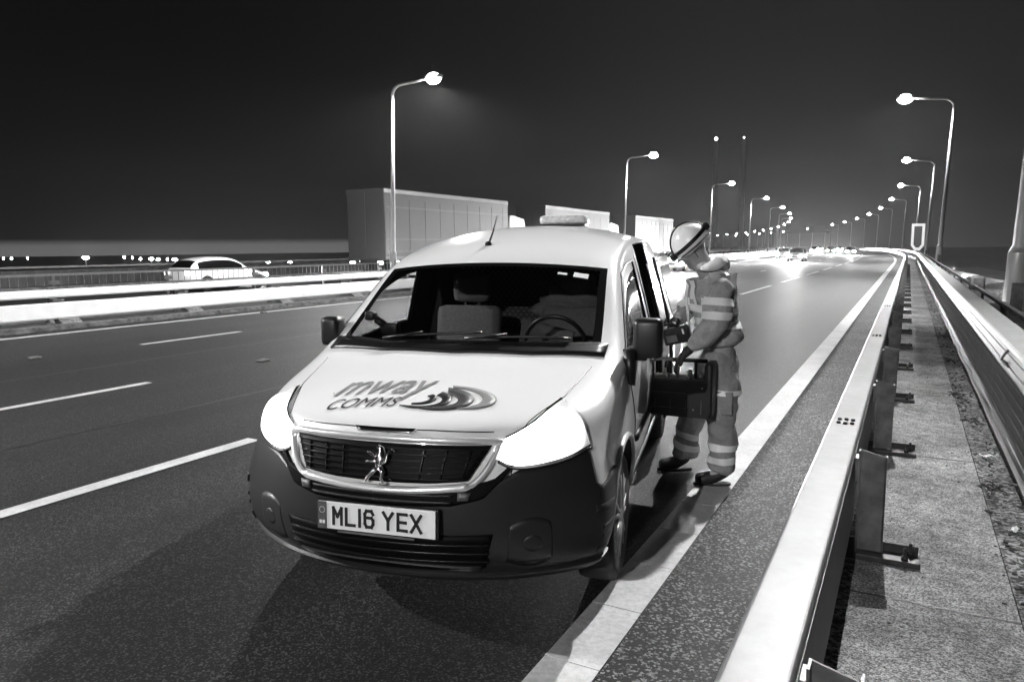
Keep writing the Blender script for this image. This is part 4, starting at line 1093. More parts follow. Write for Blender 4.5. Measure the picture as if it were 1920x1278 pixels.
    for x, lean in ((-.36, 0), (.38, 0)):
        bm = BM(); add_box(bm, (x, 2.0, .68), (.50, .50, .16), bevel=.05); st = P('seat', bm, M['seat'], None, True)
        bm = BM(); add_box(bm, (0, 0, .26), (.46, .13, .50), rot=Euler((R(-10), 0, 0)), bevel=.055); bmesh.ops.translate(bm, vec=(x, 2.16, .74), verts=bm.verts); P('backrest', bm, M['seat'], st, True)
        bm = BM(); add_box(bm, (x, 2.25, 1.365), (.27, .11, .20), rot=None, bevel=.054); add_tube(bm, [(x-.05, 2.25, 1.2), (x-.05, 2.25, 1.3)], .008, 6); add_tube(bm, [(x+.05, 2.25, 1.2), (x+.05, 2.25, 1.3)], .008, 6); P('headrest', bm, M['seat'], st, True)
    bm = BM()
    b_ = [(-.80, .35), (.80, .35), (.80, 1.1), (.68, 1.62), (-.68, 1.62), (-.80, 1.1)]
    add_prism(bm, b_, 2.52, 2.54); P('bulkhead', bm, M['interior'])
    bm = BM()
    for i in range(26):
        for j in range(20):
            add_box(bm, (-.52+i*.042+(.021 if j % 2 else 0), 2.517, 1.08+j*.026), (.014, .004, .010))
    P('bulkhead_mesh', bm, M['seat'])
    # camera bracket on the dash, papers, clutter
    bm = BM(); add_box(bm, (-.52, 1.26, 1.18), (.11, .05, .075), bevel=.01); add_tube(bm, [(-.54, 1.26, 1.19), (-.60, 1.24, 1.24)], .022, 8); add_tube(bm, [(-.52, 1.26, 1.06), (-.52, 1.26, 1.16)], .012, 6); add_box(bm, (-.62, 1.22, 1.26), (.06, .05, .05), bevel=.012); P('dash_camera', bm, M['black'], None, True)
    bm = BM(); add_box(bm, (.26, 1.86, 1.05), (.34, .02, .24), rot=Euler((R(18), R(14), 0)), bevel=.004); 
    bmesh.ops.translate(bm, vec=(-.0, 0.0, .0), verts=bm.verts); P('clipboard', bm, M['seat'])
    bm = BM()
    for (x, y, sx_, sy_, a) in ((.12, 1.20, .10, .05, 20), (.30, 1.26, .06, .03, -10), (.48, 1.16, .08, .04, 5), (-.30, 1.22, .07, .04, 40), (.60, 1.18, .05, .05, 0), (-.05, 1.3, .09, .06, 15)):
        vs = add_box(bm, (0, 0, 0), (sx_, sy_, .018), rot=Euler((0, 0, R(a)))); bmesh.ops.translate(bm, vec=(x, y, 1.075), verts=vs)
    P('dash_clutter', bm, M['alloy'])
    # a coat and bag heaped behind the wheel
    bm = BM(); pts = []
    bmesh.ops.create_icosphere(bm, subdivisions=4, radius=.22)
    for v in bm.verts:
        n = v.co.normalized(); k = 1+.18*math.sin(n.x*7+1)*math.cos(n.z*6)+.10*math.sin(n.z*13+n.x*5)
        v.co = Vector((v.co.x*1.15*k+.34, v.co.y*.5*k+2.28, v.co.z*.9*k+1.22))
    P('coat', bm, M['seat'], None, True)
    # stickers inside the screen
    for (x, z, w, h_) in ((.545, 1.475, .085, .045), (.44, 1.487, .055, .02)):
        loc, nn = hit((x, -1.5, z), (0, 1, 0)); 
        bm = BM(); t = Vector((1, 0, 0)); u = nn.cross(t).normalized(); t = u.cross(nn).normalized()
        bm.faces.new([bm.verts.new(loc+nn*.004+t*a*w/2+u*b_2*h_/2) for a, b_2 in ((-1, -1), (1, -1), (1, 1), (-1, 1))]); P('sticker', bm, M['paper'])
    return root
VAN = van()

# ================================================================== TRAFFIC
CT = [(.06, .62, .30, .60, .70), (.30, .74, .45, .70, .74), (.70, .84, .85, .80, .76), (1.05, .90, 1.2, .87, .74), (1.45, 1.16, 1.55, 1.12, .66), (1.85, 1.38, 1.95, 1.32, .60), (2.4, 1.45, 2.4, 1.39, .60), (3.2, 1.43, 3.2, 1.37, .60), (3.85, 1.34, 3.8, 1.28, .58), (4.2, .98, 4.15, .96, .68)]
CF = [(.05, .22, .28, .22, .72), (.0, .32, .24, .32, .78), (.0, .44, .24, .44, .80), (.02, .54, .26, .54, .79)]
CR = [(4.35, .26, 4.2, .26, .74), (4.4, .40, 4.25, .40, .80), (4.4, .60, 4.25, .60, .81), (4.32, .80, 4.2, .80, .78)]
def clev(i):
    if i == 0: return [t[3] for t in CF]
    if i <= 3: return [.24, .38, .52, .66 if i < 3 else .80]
    return [.24, .40, .60, .86]
def cxs(z, y): return .80 if z < .62 else (.79 if z < .75 else .76)
def make_car(paint, label, s, X, rz_extra=math.pi*0):
    e = empty('car')
    def cl(kind, i, j):
        if kind == 'top' and 3 <= i < 5 and j >= 1: return 1
        if kind == 'top' and i == 8 and j >= 1: return 3
        if kind.startswith('side') and 4 <= i < 8 and j == 3: return 2
        if kind == 'bottom': return 9
        return 0
    cut = [cyl((.80*q, y, .32), .34, .44, seg=20) for q in (-1, 1) for y in (.78, 3.45)]
    me = shell_mesh(CT, CF, CR, clev, cxs, cl, 2, cut)
    obj('body', split_mesh(me, (0,)), paint, e, False, None, 1); obj('windscreen', split_mesh(me, (1,)), M['gloss_black'], e, False, None, 1); obj('rear_window', split_mesh(me, (3,)), M['gloss_black'], e, False, None, 1)
    side_split('side_window', me, M['gloss_black'], e); obj('underbody', split_mesh(me, (9,)), M['black'], e, False, None, 1)
    for q in (-1, 1):
        for y in (.78, 3.45):
            bm = BM(); add_lathe(bm, [(.2, -.09), (.31, -.08), (.315, 0), (.31, .08), (.2, .09)], 'x', (q*.70, y, .315), 20); w = obj('wheel', bm, M['rubber'], e, True)
            bm = BM(); add_lathe(bm, [(.19, .0), (.19, q*.088), (.05, q*.095)], 'x', (q*.70, y, .315), 20); obj('rim', bm, M['alloy'], w, True)
        bm = BM(); bmesh.ops.create_uvsphere(bm, u_segments=14, v_segments=8, radius=1)
        for v in bm.verts: v.co = Vector((v.co.x*.15+q*.56, v.co.y*.10+.15, v.co.z*.075+.60))
        obj('headlight', bm, M['hl_far'], e, True)
        bm = BM(); add_box(bm, (q*.62, 4.26, .78), (.26, .10, .16), bevel=.03); obj('tail_light', bm, M['tail'], e, True)
    bm = BM(); add_box(bm, (0, -.01, .40), (.52, .02, .11)); obj('number_plate', bm, M['plate'], e)
    bm = BM(); add_box(bm, (0, .0, .54), (.8, .05, .07), bevel=.01); obj('grille', bm, M['black'], e)
    return e
def beam(e, power, z=.64, y=-.25, x=0, ang=80, tilt=86):
    light('SPOT', 'headlight_beam', (x, y, z), power, e, .12, R(ang), (R(tilt), 0, math.pi), .6)
def traffic():
    base = make_car(M['car'], '', 0, 0)
    base.location = al(-13.5, 46)
    spec = [(-13.5, 46, 'oncoming car nearest the worker in the lane beside the central barrier'), (-10.1, 78, 'oncoming car with lit headlights in the middle lane, next to the worker'), (-13.6, 96, 'oncoming car with lit headlights behind the nearest one in the far lane'),
            (-6.7, 130, 'oncoming car with lit headlights, foremost in the near lane'), (-10.1, 150, 'oncoming car with lit headlights further back in the middle lane'), (-13.6, 178, 'oncoming car with lit headlights, third in the far lane'), (-6.9, 215, 'oncoming car with lit headlights, rearmost in the near lane'), (-10.1, 250, 'tiny oncoming car at the start of the bend in the middle lane')]
    for i, (X, s, lab) in enumerate(spec):
        e = base if i == 0 else copy_tree(base)
        e.location = al(X, s); e.rotation_euler = (0, 0, alang(s)); tag(e, lab, 'car', 'cars driving towards the camera')
        beam(e, 14000)
    # white car on the other carriageway, seen over the barriers
    e = copy_tree(base); e.location = (-26.2, 23.6, 0); e.rotation_euler = (0, 0, math.pi)
    tag(e, 'white car on the opposite carriageway behind the lorry, seen over the barriers', 'car', None); e['group'] = 'vehicles on the opposite carriageway'
    for ch in e.children:
        if ch.name.startswith('body'): ch.data = ch.data.copy(); ch.data.materials[0] = M['white_paint']
    # box lorries on the other carriageway
    e = empty('lorry')
    L_ = 13.4
    bm = BM(); add_box(bm, (0, L_/2, 3.0), (2.55, L_, 3.75), bevel=.05); tr = obj('trailer_body', bm, M['curtain'], e, True)
    for f in tr.data.polygons: f.use_smooth = False
    for sgn in (-1, 1):
        bm = BM()
        for k in range(9): add_box(bm, (sgn*1.278, .7+k*1.5, 2.75), (.012, .03, 3.1))
        for zz in (1.55, 2.2, 3.9): add_box(bm, (sgn*1.279, L_/2, zz), (.010, L_-.3, .09))
        obj('curtain_trim', bm, M['curtain'], tr)
        bm = BM(); add_box(bm, (sgn*1.285, L_/2, 4.72), (.04, L_, .20)); add_box(bm, (sgn*1.285, L_/2, 1.2), (.04, L_, .16)); obj('side_rail', bm, M['galv'], tr)
        bm = BM(); add_box(bm, (sgn*1.2, 5.4, .75), (.05, 4.6, .45)); obj('side_guard', bm, M['galv_dark'], e)
        for k in range(6):
            bm = BM(); add_box(bm, (sgn*1.30, 1+k*2.3, 1.02), (.05, .12, .06)); obj('marker_light', bm, M['tail'], e)
        for y in (1.6, 2.9, 4.2, 12.0, 15.4):
            bm = BM(); add_lathe(bm, [(.28, -.14), (.49, -.13), (.50, 0), (.49, .13), (.28, .14)], 'x', (sgn*1.08, y, .50), 24); w = obj('wheel', bm, M['rubber'], e, True)
            bm = BM(); add_lathe(bm, [(.27, 0), (.27, sgn*.12), (.08, sgn*.14)], 'x', (sgn*1.08, y, .50), 20); obj('rim', bm, M['alloy'], w, True)
        bm = BM(); add_box(bm, (sgn*.95, -.06, .95), (.36, .06, .16), bevel=.02); obj('tail_light', bm, M['tail'], e, True)
    bm = BM(); add_box(bm, (0, L_/2, 1.0), (1.0, L_, .25)); obj('chassis', bm, M['black'], e)
    bm = BM(); add_prism(bm, [(13.9, .6), (16.4, .6), (16.5, 1.4), (16.3, 2.6), (15.9, 3.7), (14.4, 3.9), (13.9, 3.9)], -1.22, 1.22, 'x'); cb = obj('cab', bm, M['white_paint'], e)
    bm = BM(); add_prism(bm, [(15.2, 1.9), (16.2, 1.9), (16.0, 2.75), (15.2, 2.75)], -1.235, 1.235, 'x'); obj('cab_window', bm, M['gloss_black'], cb)
    bm = BM(); 
    for x in (-.63, .63): add_box(bm, (x, -.005, 3.0), (1.22, .02, 3.6), bevel=.01)
    obj('rear_door', bm, M['curtain'], e)
    e.location = (-25.6-.0, 30.5, 0); tag(e, 'nearest tall box lorry on the opposite carriageway behind the van roof', 'lorry', 'vehicles on the opposite carriageway')
    e2 = copy_tree(e)
    for q in e.children:
        if q.name.startswith(('trailer_body', 'rear_door')): q.data = q.data.copy(); q.data.materials[0] = M['curtain_dark']
    e2.location = (-25.7, 50, 0); tag(e2, 'second tall lorry further along the opposite carriageway', 'lorry')
    e3 = copy_tree(e); e3.location = al(-25.8, 71, 0); tag(e3, 'third lorry on the opposite carriageway, above the worker helmet', 'lorry')
traffic()

# ================================================================== WORKER
def skinned(name, nodes, edges, m, parent, root_node, sub=2, keep=False, wrinkle=0., wscale=9., vert=None):
    """nodes: {key: ((x,y,z), radius or (rx, ry))}"""
    from mathutils import noise
    keys = list(nodes); bm = BM(); ix = {}
    for k in keys: ix[k] = bm.verts.new(nodes[k][0])
    bm.verts.index_update()
    for a, b in edges: bm.edges.new((ix[a], ix[b]))
    me = bpy.data.meshes.new(name); bm.to_mesh(me); bm.free()
    o = bpy.data.objects.new(name, me); C.objects.link(o)
    sk = o.modifiers.new('s', 'SKIN'); sk.use_smooth_shade = True; sk.branch_smoothing = .6
    sv = me.skin_vertices[0].data
    for i, k in enumerate(keys):
        r = nodes[k][1]; sv[i].radius = (r, r) if not isinstance(r, tuple) else r; sv[i].use_root = (k == root_node)
    ss = o.modifiers.new('b', 'SUBSURF'); ss.levels = sub; ss.render_levels = sub
    bpy.context.view_layer.update()
    res = bpy.data.meshes.new_from_object(o.evaluated_get(bpy.context.evaluated_depsgraph_get()))
    bpy.data.objects.remove(o)
    b = BM(); b.from_mesh(res); b.normal_update()
    if wrinkle:
        for v in b.verts:
            n = noise.noise(Vector((v.co.x*wscale, v.co.y*wscale, v.co.z*wscale*1.7))) + .5*noise.noise(v.co*wscale*2.3)
            v.co += v.normal*n*wrinkle
    if vert: 
        for v in b.verts: vert(v)
    for f in b.faces: f.smooth = True
    if keep: return b
    return obj(name, b, m, parent, True, None, 1)
def band_of(src, name, m, parent, p, n, w, near=None, off=.006):
    """strip of a garment between two parallel planes, lifted slightly off it"""
    b = src.copy(); n = Vector(n).normalized(); p = Vector(p)
    for sg in (1, -1):
        bmesh.ops.bisect_plane(b, geom=b.verts[:]+b.edges[:]+b.faces[:], plane_co=p+n*sg*w/2, plane_no=n*sg, clear_outer=True)
    b.verts.ensure_lookup_table()
    if near is not None:
        c0, rr = near
        bmesh.ops.delete(b, geom=[f for f in b.faces if (f.calc_center_median()-Vector(c0)).length > rr], context='FACES')
    b.normal_update()
    for v in b.verts: v.co += v.normal*off
    for f in b.faces: f.smooth = True
    return obj(name, b, m, parent, True, None, 1)
def fingers(spec, m, parent, name='hand'):
    """spec: palm chain and finger chains as lists of (point, radius); one continuous skin"""
    nodes = {}; edges = []
    for c, chain in enumerate(spec):
        prev = None
        for k, (p, r) in enumerate(chain):
            key = (c, k)
            if c > 0 and k == 0: key = p; prev = p; continue          # root refers to a palm node
            nodes[key] = (p, r)
            if prev is not None: edges.append((prev, key))
            prev = key
    return skinned(name, nodes, edges, m, parent, (0, 0), 2)
def worker():
    base = Vector((-1.14, 4.95, 0))
    root = empty('person', base, 0, 'worker in hi-vis jacket and white helmet holding a black toolbox beside the open van door', 'person')
    def W(d): return {k: ((Vector(p)-base), r) for k, (p, r) in d.items()}
    def L(p): return Vector(p)-base
    # ---- body (mostly under the clothes), continuous from feet to head
    body = {'pel': ((-1.10, 4.98, .95), .13), 'sp': ((-1.11, 4.97, 1.12), .12), 'ch': ((-1.15, 4.96, 1.30), .14), 'nb': ((-1.19, 4.955, 1.45), .075), 'nk': ((-1.225, 4.95, 1.52), .068),
            'h1': ((-1.285, 4.945, 1.565), (.100, .088)), 'h2': ((-1.305, 4.945, 1.635), (.112, .096)), 'h3': ((-1.300, 4.945, 1.70), (.080, .075)),
            'sl': ((-1.09, 4.80, 1.41), .06), 'el': ((-1.085, 4.73, 1.14), .042), 'wl': ((-1.25, 4.69, .945), .028),
            'sr': ((-1.24, 5.12, 1.41), .06), 'er': ((-1.37, 5.08, 1.18), .042), 'wr': ((-1.405, 4.92, 1.115), .028),
            'hl': ((-1.07, 4.90, .90), .085), 'kl': ((-1.055, 4.865, .52), .058), 'al': ((-1.045, 4.90, .12), .04), 'tl': ((-1.15, 4.84, .05), .03),
            'hr': ((-1.15, 5.06, .90), .085), 'kr': ((-1.30, 5.10, .52), .058), 'ar': ((-1.375, 5.13, .12), .04), 'tr': ((-1.48, 5.08, .05), .03)}
    be = [('pel', 'sp'), ('sp', 'ch'), ('ch', 'nb'), ('nb', 'nk'), ('nk', 'h1'), ('h1', 'h2'), ('h2', 'h3'), ('ch', 'sl'), ('sl', 'el'), ('el', 'wl'), ('ch', 'sr'), ('sr', 'er'), ('er', 'wr'),
          ('pel', 'hl'), ('hl', 'kl'), ('kl', 'al'), ('al', 'tl'), ('pel', 'hr'), ('hr', 'kr'), ('kr', 'ar'), ('ar', 'tr')]
    hc = L((-1.303, 4.945, 1.615)); fwd = Vector((-.72, -.30, -.60)).normalized(); side = Vector((.35, -.93, 0)).normalized(); up = fwd.cross(side).normalized()
    if up.z < 0: up = -up
    def face(v):
        d = v.co-hc; f = d.dot(fwd); s_ = d.dot(side); u = d.dot(up)
        if d.length < .17 and f > .0:
            def bump(f0, s0, u0, rad, amt):
                q = math.hypot(s_-s0, u-u0)
                if q < rad: v.co += fwd*amt*(.5+.5*math.cos(math.pi*q/rad))
            bump(0, 0, -.015, .022, .030); bump(0, 0, .012, .016, .012)      # nose
            bump(0, .032, .018, .020, -.014); bump(0, -.032, .018, .020, -.014) # eye sockets
            bump(0, 0, -.062, .028, .008); bump(0, 0, -.095, .035, .016)     # lips, chin
            bump(0, .033, .040, .03, .008); bump(0, -.033, .040, .03, .008)  # brow
    sk = skinned('body', W(body), be, M['skin'], root, 'pel', 3, vert=face)
    # ears and eyes
    for s_ in (-1, 1):
        bm = BM(); bmesh.ops.create_uvsphere(bm, u_segments=12, v_segments=8, radius=1)
        for v in bm.verts: v.co = hc - fwd*.005 + side*s_*.086 + fwd*v.co.x*.020 + side*v.co.y*.010 + up*(v.co.z*.034-.012)
        obj('ear', bm, M['skin'], sk, True)
        bm = BM(); bmesh.ops.create_uvsphere(bm, u_segments=10, v_segments=8, radius=.011); bmesh.ops.translate(bm, vec=hc+fwd*.088+side*s_*.032+up*.016, verts=bm.verts); obj('eye', bm, M['paper'], sk, True)
    # grey beard/short hair at the nape
    # ---- jacket
    jk = {'hem': ((-1.10, 4.975, .92), (.200, .180)), 'w': ((-1.12, 4.975, 1.08), (.200, .175)), 'c1': ((-1.15, 4.965, 1.24), (.205, .185)), 'c2': ((-1.165, 4.96, 1.36), (.175, .175)), 'col': ((-1.185, 4.955, 1.475), .118), 'cl2': ((-1.195, 4.955, 1.545), .112),
          'sl': ((-1.075, 4.80, 1.395), .098), 'ul': ((-1.068, 4.765, 1.28), .100), 'el': ((-1.080, 4.735, 1.13), .088), 'fl': ((-1.165, 4.71, 1.035), .074), 'wl': ((-1.235, 4.693, .965), .050),
          'sr': ((-1.245, 5.12, 1.395), .095), 'ur': ((-1.31, 5.12, 1.29), .085), 'er': ((-1.375, 5.09, 1.18), .074), 'fr': ((-1.395, 5.00, 1.14), .062), 'wr': ((-1.402, 4.945, 1.12), .050)}
    je = [('hem', 'w'), ('w', 'c1'), ('c1', 'c2'), ('c2', 'col'), ('col', 'cl2'), ('c2', 'sl'), ('sl', 'ul'), ('ul', 'el'), ('el', 'fl'), ('fl', 'wl'), ('c2', 'sr'), ('sr', 'ur'), ('ur', 'er'), ('er', 'fr'), ('fr', 'wr')]
    jb = skinned('jacket', W(jk), je, None, None, 'c1', 3, True, .022, 7.)
    J = obj('jacket', jb.copy(), M['hivis'], root, True, None, 1)
    Rf = M['reflect']; tc = L((-1.13, 4.97, 1.2))
    band_of(jb, 'reflective_band', Rf, J, L((-1.12, 4.97, 1.215)), (.10, 0, 1), .050, (L((-1.125, 4.985, 1.215)), .215))
    band_of(jb, 'reflective_band', Rf, J, L((-1.12, 4.97, 1.125)), (.10, 0, 1), .050, (L((-1.12, 4.985, 1.125)), .215))
    an = Vector((-1.075+1.070, 4.80-4.75, 1.395-1.20))
    band_of(jb, 'reflective_band', Rf, J, L((-1.070, 4.765, 1.272)), (.05, .12, 1), .050, (L((-1.055, 4.745, 1.272)), .125), .011)
    band_of(jb, 'reflective_band', Rf, J, L((-1.075, 4.75, 1.185)), (.0, .10, 1), .050, (L((-1.065, 4.735, 1.185)), .115), .011)
    band_of(jb, 'reflective_band', Rf, J, L((-1.33, 5.12, 1.26)), (-.45, 0, 1), .050, (L((-1.33, 5.12, 1.26)), .13))
    band_of(jb, 'reflective_band', Rf, J, L((-1.085, 4.855, 1.40)), (-.25, .95, .12), .042, (L((-1.11, 4.85, 1.42)), .20), .012)
    band_of(jb, 'reflective_band', Rf, J, L((-1.205, 5.05, 1.40)), (.35, -.93, 0), .040, (L((-1.20, 5.06, 1.40)), .16), .007)
    # hood folded behind the neck
    hd = {'a': ((-1.22, 4.85, 1.475), .030), 'a2': ((-1.16, 4.85, 1.505), .040), 'b': ((-1.11, 4.88, 1.525), .046), 'c': ((-1.085, 4.96, 1.535), .048), 'd': ((-1.11, 5.04, 1.52), .046), 'e': ((-1.19, 5.07, 1.485), .034)}
    H = skinned('hood', W(hd), [('a', 'a2'), ('a2', 'b'), ('b', 'c'), ('c', 'd'), ('d', 'e')], M['hood'], J, 'c', 2, False, .02, 12.)
    # front fastening and cuffs
    bm = BM(); add_tube(bm, [L(p) for p in ((-1.315, 4.90, 1.42), (-1.322, 4.89, 1.30), (-1.302, 4.88, 1.15), (-1.285, 4.88, 1.0))], .009, 6); obj('zip', bm, M['reflect'], J, True)
    # ---- trousers
    tr = {'wa': ((-1.10, 4.975, 1.00), (.150, .140)), 'pe': ((-1.10, 4.98, .90), (.165, .155)), 'hl': ((-1.065, 4.905, .80), .138), 'tl': ((-1.06, 4.885, .66), .118), 'kl': ((-1.06, 4.87, .50), .104), 'cl': ((-1.05, 4.885, .32), .098), 'al': ((-1.05, 4.90, .150), .098), 'bl': ((-1.055, 4.90, .095), .094),
          'hr': ((-1.15, 5.055, .80), .132), 'kr1': ((-1.225, 5.08, .66), .112), 'kr': ((-1.30, 5.10, .50), .100), 'cr': ((-1.345, 5.115, .32), .095), 'ar': ((-1.372, 5.13, .150), .095), 'br': ((-1.378, 5.13, .095), .092)}
    te = [('wa', 'pe'), ('pe', 'hl'), ('hl', 'tl'), ('tl', 'kl'), ('kl', 'cl'), ('cl', 'al'), ('al', 'bl'), ('pe', 'hr'), ('hr', 'kr1'), ('kr1', 'kr'), ('kr', 'cr'), ('cr', 'ar'), ('ar', 'br')]
    tb = skinned('trousers', W(tr), te, None, None, 'pe', 3, True, .022, 7.5)
    T = obj('trousers', tb.copy(), M['hivis_trouser'], root, True, None, 1)
    for z, w in ((.285, .050), (.195, .050)):
        band_of(tb, 'reflective_band', Rf, T, L((-1.05, 4.885, z)), (0, 0, 1), w, (L((-1.05, 4.885, z)), .15))
        band_of(tb, 'reflective_band', Rf, T, L((-1.35, 5.115, z)), (.25, 0, 1), w, (L((-1.35, 5.115, z)), .15))
    band_of(tb, 'reflective_band', Rf, T, L((-1.06, 4.88, .665)), (0, 0, 1), .032, (L((-1.03, 4.86, .665)), .12))
    bm = BM(); add_box(bm, L((-1.035, 4.795, .60)), (.13, .03, .16), rot=None, bevel=.012); obj('knee_pocket', bm, M['hivis_trouser'], T, True)
    # ---- boots
    for (ax, ay, dx, dy) in ((-1.045, 4.90, -.93, -.36), (-1.375, 5.13, -.88, -.47)):
        d = Vector((dx, dy, 0)).normalized(); a = Vector((ax, ay, 0))
        nd = {'top': (a+Vector((0, 0, .15)), .056), 'an': (a+Vector((0, 0, .085)), .054), 'he': (a-d*.035+Vector((0, 0, .048)), .060), 'mi': (a+d*.07+Vector((0, 0, .050)), (.062, .062)), 'ba': (a+d*.14+Vector((0, 0, .042)), (.064, .054)), 'to': (a+d*.19+Vector((0, 0, .038)), (.054, .044))}
        B = skinned('boot', W({k: (tuple(v[0]), v[1]) for k, v in nd.items()}), [('top', 'an'), ('an', 'he'), ('an', 'mi'), ('mi', 'ba'), ('ba', 'to')], M['boot'], root, 'an', 2)
        bm = BM(); n = Vector((-d.y, d.x, 0)); poly = []
        for k in range(24):
            t = 2*math.pi*k/24; q = a-base+d*(.072+.128*math.cos(t))+n*(.046*math.sin(t)*(1-.12*math.cos(t))); poly.append((q.x, q.y))
        add_prism(bm, poly, .001, .020, 'z'); obj('sole', bm, M['rubber'], B)
    # ---- gloves
    def glove(w, palm_dir, across, curl, nm='glove', hold=None):
        """w wrist, palm_dir along the palm, across from index to little finger, curl the way the fingers bend"""
        w = Vector(w)-base; pd = Vector(palm_dir).normalized(); ac = Vector(across).normalized(); cu = Vector(curl).normalized()
        nodes = {'w0': (w-pd*.045, .044), 'w': (w, .036), 'p': (w+pd*.045, (.040, .030)), 'k': (w+pd*.080, (.038, .024))}
        edges = [('w0', 'w'), ('w', 'p'), ('p', 'k')]
        lens = (.036, .040, .037, .029)
        for i, l in enumerate(lens):
            o = ac*(-.033+.022*i); k0 = w+pd*(.088-.004*abs(i-1))+o
            pts = [k0, k0+(pd*.72+cu*.69)*l, k0+(pd*.72+cu*.69)*l+(pd*.1+cu*1.0)*l*.75, k0+(pd*.72+cu*.69)*l+(pd*.1+cu*1.)*l*.75+(-pd*.75+cu*.6)*l*.6]
            prev = 'k'
            for j, q in enumerate(pts):
                nodes[('f', i, j)] = (q, (.0125, .0120, .0110, .0095)[j]); edges.append((prev, ('f', i, j))); prev = ('f', i, j)
        tb_ = w+pd*.030-ac*.036; pts = [tb_, tb_+(pd*.6-ac*.35+cu*.5)*.036, tb_+(pd*.6-ac*.35+cu*.5)*.036+(pd*.5+ac*.15+cu*.8)*.028]; prev = 'p'
        for j, q in enumerate(pts):
            nodes[('t', j)] = (q, (.016, .013, .011)[j]); edges.append((prev, ('t', j))); prev = ('t', j)
        return skinned(nm, nodes, edges, M['glove'], root, 'p', 2)
    glove((-1.255, 4.69, .945), (-.55, -.05, -.60), (-.15, .95, .1), (.1, .2, -1))
    glove((-1.408, 4.915, 1.112), (-.10, -.75, -.55), (-.9, .05, -.1), (.35, .2, -.9))
    # ---- helmet with black strap and head torch
    hr_ = empty('helmet'); hr_.parent = root; 
    upH = Vector((-.60, -.30, .74)).normalized(); fH = (fwd-upH*fwd.dot(upH)).normalized(); sH = upH.cross(fH).normalized()
    c = L((-1.298, 4.940, 1.648))
    rot = Matrix((fH, sH, upH)).transposed().to_4x4(); rot.translation = c; hr_.matrix_local = rot
    bm = BM(); bmesh.ops.create_uvsphere(bm, u_segments=40, v_segments=24, radius=1)
    bmesh.ops.delete(bm, geom=[v for v in bm.verts if v.co.z < -.12], context='VERTS')
    for v in bm.verts:
        r_ = .004*math.cos(6*math.atan2(v.co.y, v.co.x)) if v.co.z > .3 else 0
        v.co = Vector((v.co.x*.136, v.co.y*.118, v.co.z*(.152+r_*.6)))
        if abs(v.co.y) < .018 and v.co.z > .05: v.co.z += .006
    shell = obj('shell', bm, M['helmet'], hr_, True)
    bm = BM()                                                   # peak and rim
    inner = []; outer = []
    for k in range(40):
        t = 2*math.pi*k/40; cx, sy_ = math.cos(t), math.sin(t); ex = .008+.028*max(0, cx)**2.5
        inner.append(bm.verts.new((cx*.133, sy_*.115, -.012))); outer.append(bm.verts.new((cx*(.136+ex), sy_*(.118+.008), -.020-.010*max(0, cx))))
    for k in range(40): f = bm.faces.new((inner[k], inner[(k+1) % 40], outer[(k+1) % 40], outer[k])); f.smooth = True
    bmesh.ops.solidify(bm, geom=bm.faces[:], thickness=.004); obj('peak', bm, M['helmet'], hr_)
    bm = BM()
    def ring(nz, h, w=.010, tilt=0.):
        pts = []
        for k in range(41):
            t = 2*math.pi*k/40; z = h+tilt*math.cos(t); q = math.sqrt(max(.05, 1-(z/.154)**2)); pts.append((math.cos(t)*.139*q, math.sin(t)*.121*q, z))
        for dz in (-.008, 0, .008): add_tube(bm, [(p[0], p[1], p[2]+dz) for p in pts], .0055, 6, False)
    ring(0, .034, tilt=-.006); obj('strap', bm, M['black'], hr_, True)
    bm = BM()
    for dy in (-.008, 0, .008):
        add_tube(bm, [(.140*math.cos(R(a)), dy, .163*math.sin(R(a))) for a in range(10, 172, 6)], .005, 6, False)
    obj('top_strap', bm, M['black'], hr_, True)
    bm = BM(); add_box(bm, (.148, 0, .024), (.040, .070, .048), bevel=.010); t_ = obj('head_torch', bm, M['black'], hr_, True)
    bm = BM(); add_lathe(bm, [(.016, .166), (.018, .172), (.012, .173)], 'x', (0, 0, .024), 16); obj('torch_lens', bm, M['glass'], t_, True)
    bm = BM(); add_box(bm, (-.146, 0, .040), (.036, .075, .052), bevel=.010); obj('battery_pack', bm, M['black'], hr_, True)
    bm = BM()
    for s_ in (-1, 1): add_tube(bm, [(.03, s_*.108, -.01), (.035, s_*.095, -.07), (.055, s_*.05, -.125), (.06, 0, -.135)], .003, 6)
    obj('chin_strap', bm, M['black'], hr_, True)
worker()

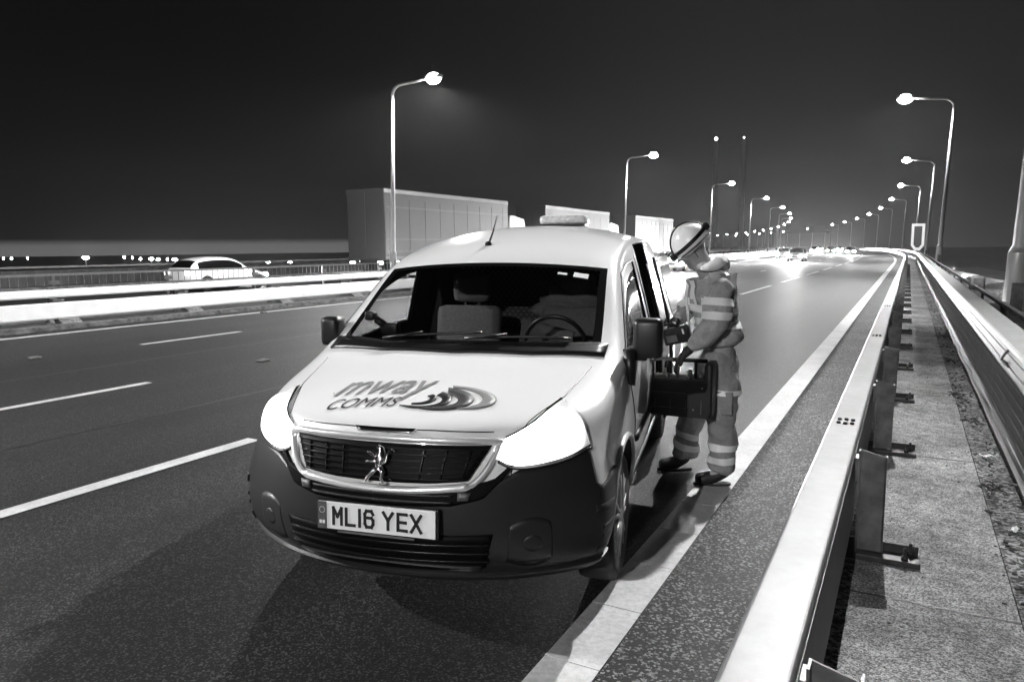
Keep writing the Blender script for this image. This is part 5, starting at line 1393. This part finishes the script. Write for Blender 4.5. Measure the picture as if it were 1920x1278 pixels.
def held_tools():
    # open tote toolbox carried in the left hand
    e = empty('toolbox', (-1.285, 4.69, .53), R(4), 'black open tote toolbox with rigid handle frame held in front of the worker', 'toolbox')
    bm = BM(); w, d, h = .205, .12, .245
    add_prism(bm, [(-w+.02, 0), (w-.02, 0), (w, .03), (w, h), (-w, h), (-w, .03)], -d, d)
    bmesh.ops.bevel(bm, geom=bm.edges[:], offset=.008, segments=2, affect='EDGES')
    bx = obj('case', bm, M['toolbox'], e)
    bm = BM()
    for x in (-.15, -.05, .05, .15): add_box(bm, (x, -d-.003, h*.30), (.002, .004, .09))
    add_tube(bm, [(-w+.01, -d-.003, .16), (.05, -d-.003, .16), (.065, -d-.003, .145), (.065, -d-.003, .075), (.05, -d-.003, .06), (-w+.01, -d-.003, .06)], .0022, 6); obj('pocket', bm, M['galv_dark'], bx)
    bm = BM(); add_tube(bm, [(-w+.01, 0, h-.01), (-w+.01, 0, h+.095), (-w+.03, 0, h+.115), (-.05, 0, h+.118), (-.035, 0, h+.10), (-.03, 0, h)], .011, 8); obj('metal_loop', bm, M['metal'], e, True)
    bm = BM(); add_tube(bm, [(-.06, 0, h+.115), (.165, 0, h+.115)], .014, 10); add_tube(bm, [(.09, 0, h-.02), (.09, 0, h+.11)], .010, 8); obj('handle', bm, M['toolbox'], e, True)
    bm = BM(); add_box(bm, (w-.018, 0, h*.5+.055), (.055, .20, h+.115), bevel=.02); obj('end_panel', bm, M['toolbox'], e, True)
    bm = BM()
    for (x, y, hh, r) in ((-.12, .03, .07, .012), (-.09, -.04, .05, .014), (.03, .04, .06, .011), (.06, -.03, .08, .013), (.12, .02, .05, .012)):
        add_lathe(bm, [(r, h-.06), (r, h+hh-.03), (r*.6, h+hh-.02)], c=(x, y, 0), seg=10)
    obj('tool_grips', bm, M['metal'], e, True)
    bm = BM()
    for (x, z) in ((.155, .20), (.10, .055)): add_lathe(bm, [(.006, -.003), (.006, .003)], 'y', (x, -d-.001, z), 8)
    obj('rivet', bm, M['metal'], bx)
    # black meter held in the right hand
    e = empty('handheld_meter', (-1.365, 4.83, 1.035), R(-8), 'black handheld meter with a small pale label in the worker right glove', 'meter')
    e.rotation_euler = (R(12), R(-14), R(-8))
    bm = BM(); add_box(bm, (0, 0, 0), (.19, .045, .115), bevel=.010); b = obj('case', bm, M['toolbox'], e, True)
    bm = BM(); add_box(bm, (-.03, -.024, -.012), (.075, .004, .05), bevel=.001); obj('screen', bm, M['galv_dark'], b)
    bm = BM(); add_box(bm, (.062, -.024, .024), (.012, .004, .036)); obj('tag', bm, M['paper'], b)
    bm = BM(); add_tube(bm, [(-.10, 0, .05), (-.07, 0, .085), (.0, 0, .09), (.03, 0, .055)], .009, 8); obj('carry_handle', bm, M['toolbox'], e, True)
held_tools()

# ------------------------------------------------------------------ night haze
def haze():
    bm = BM(); add_box(bm, (-150, 350, 55), (2400, 2000, 172))
    m = bpy.data.materials.new('haze'); m.use_nodes = True; nt = m.node_tree; nt.nodes.clear()
    o = nt.nodes.new('ShaderNodeOutputMaterial'); v = nt.nodes.new('ShaderNodeVolumePrincipled')
    v.inputs['Color'].default_value = (.85, .85, .85, 1); v.inputs['Density'].default_value = HAZE; v.inputs['Anisotropy'].default_value = .6
    nt.links.new(v.outputs[0], o.inputs['Volume'])
    ob = obj('haze', bm, m); tag(ob, kind='stuff')
HAZE = .00017
haze()
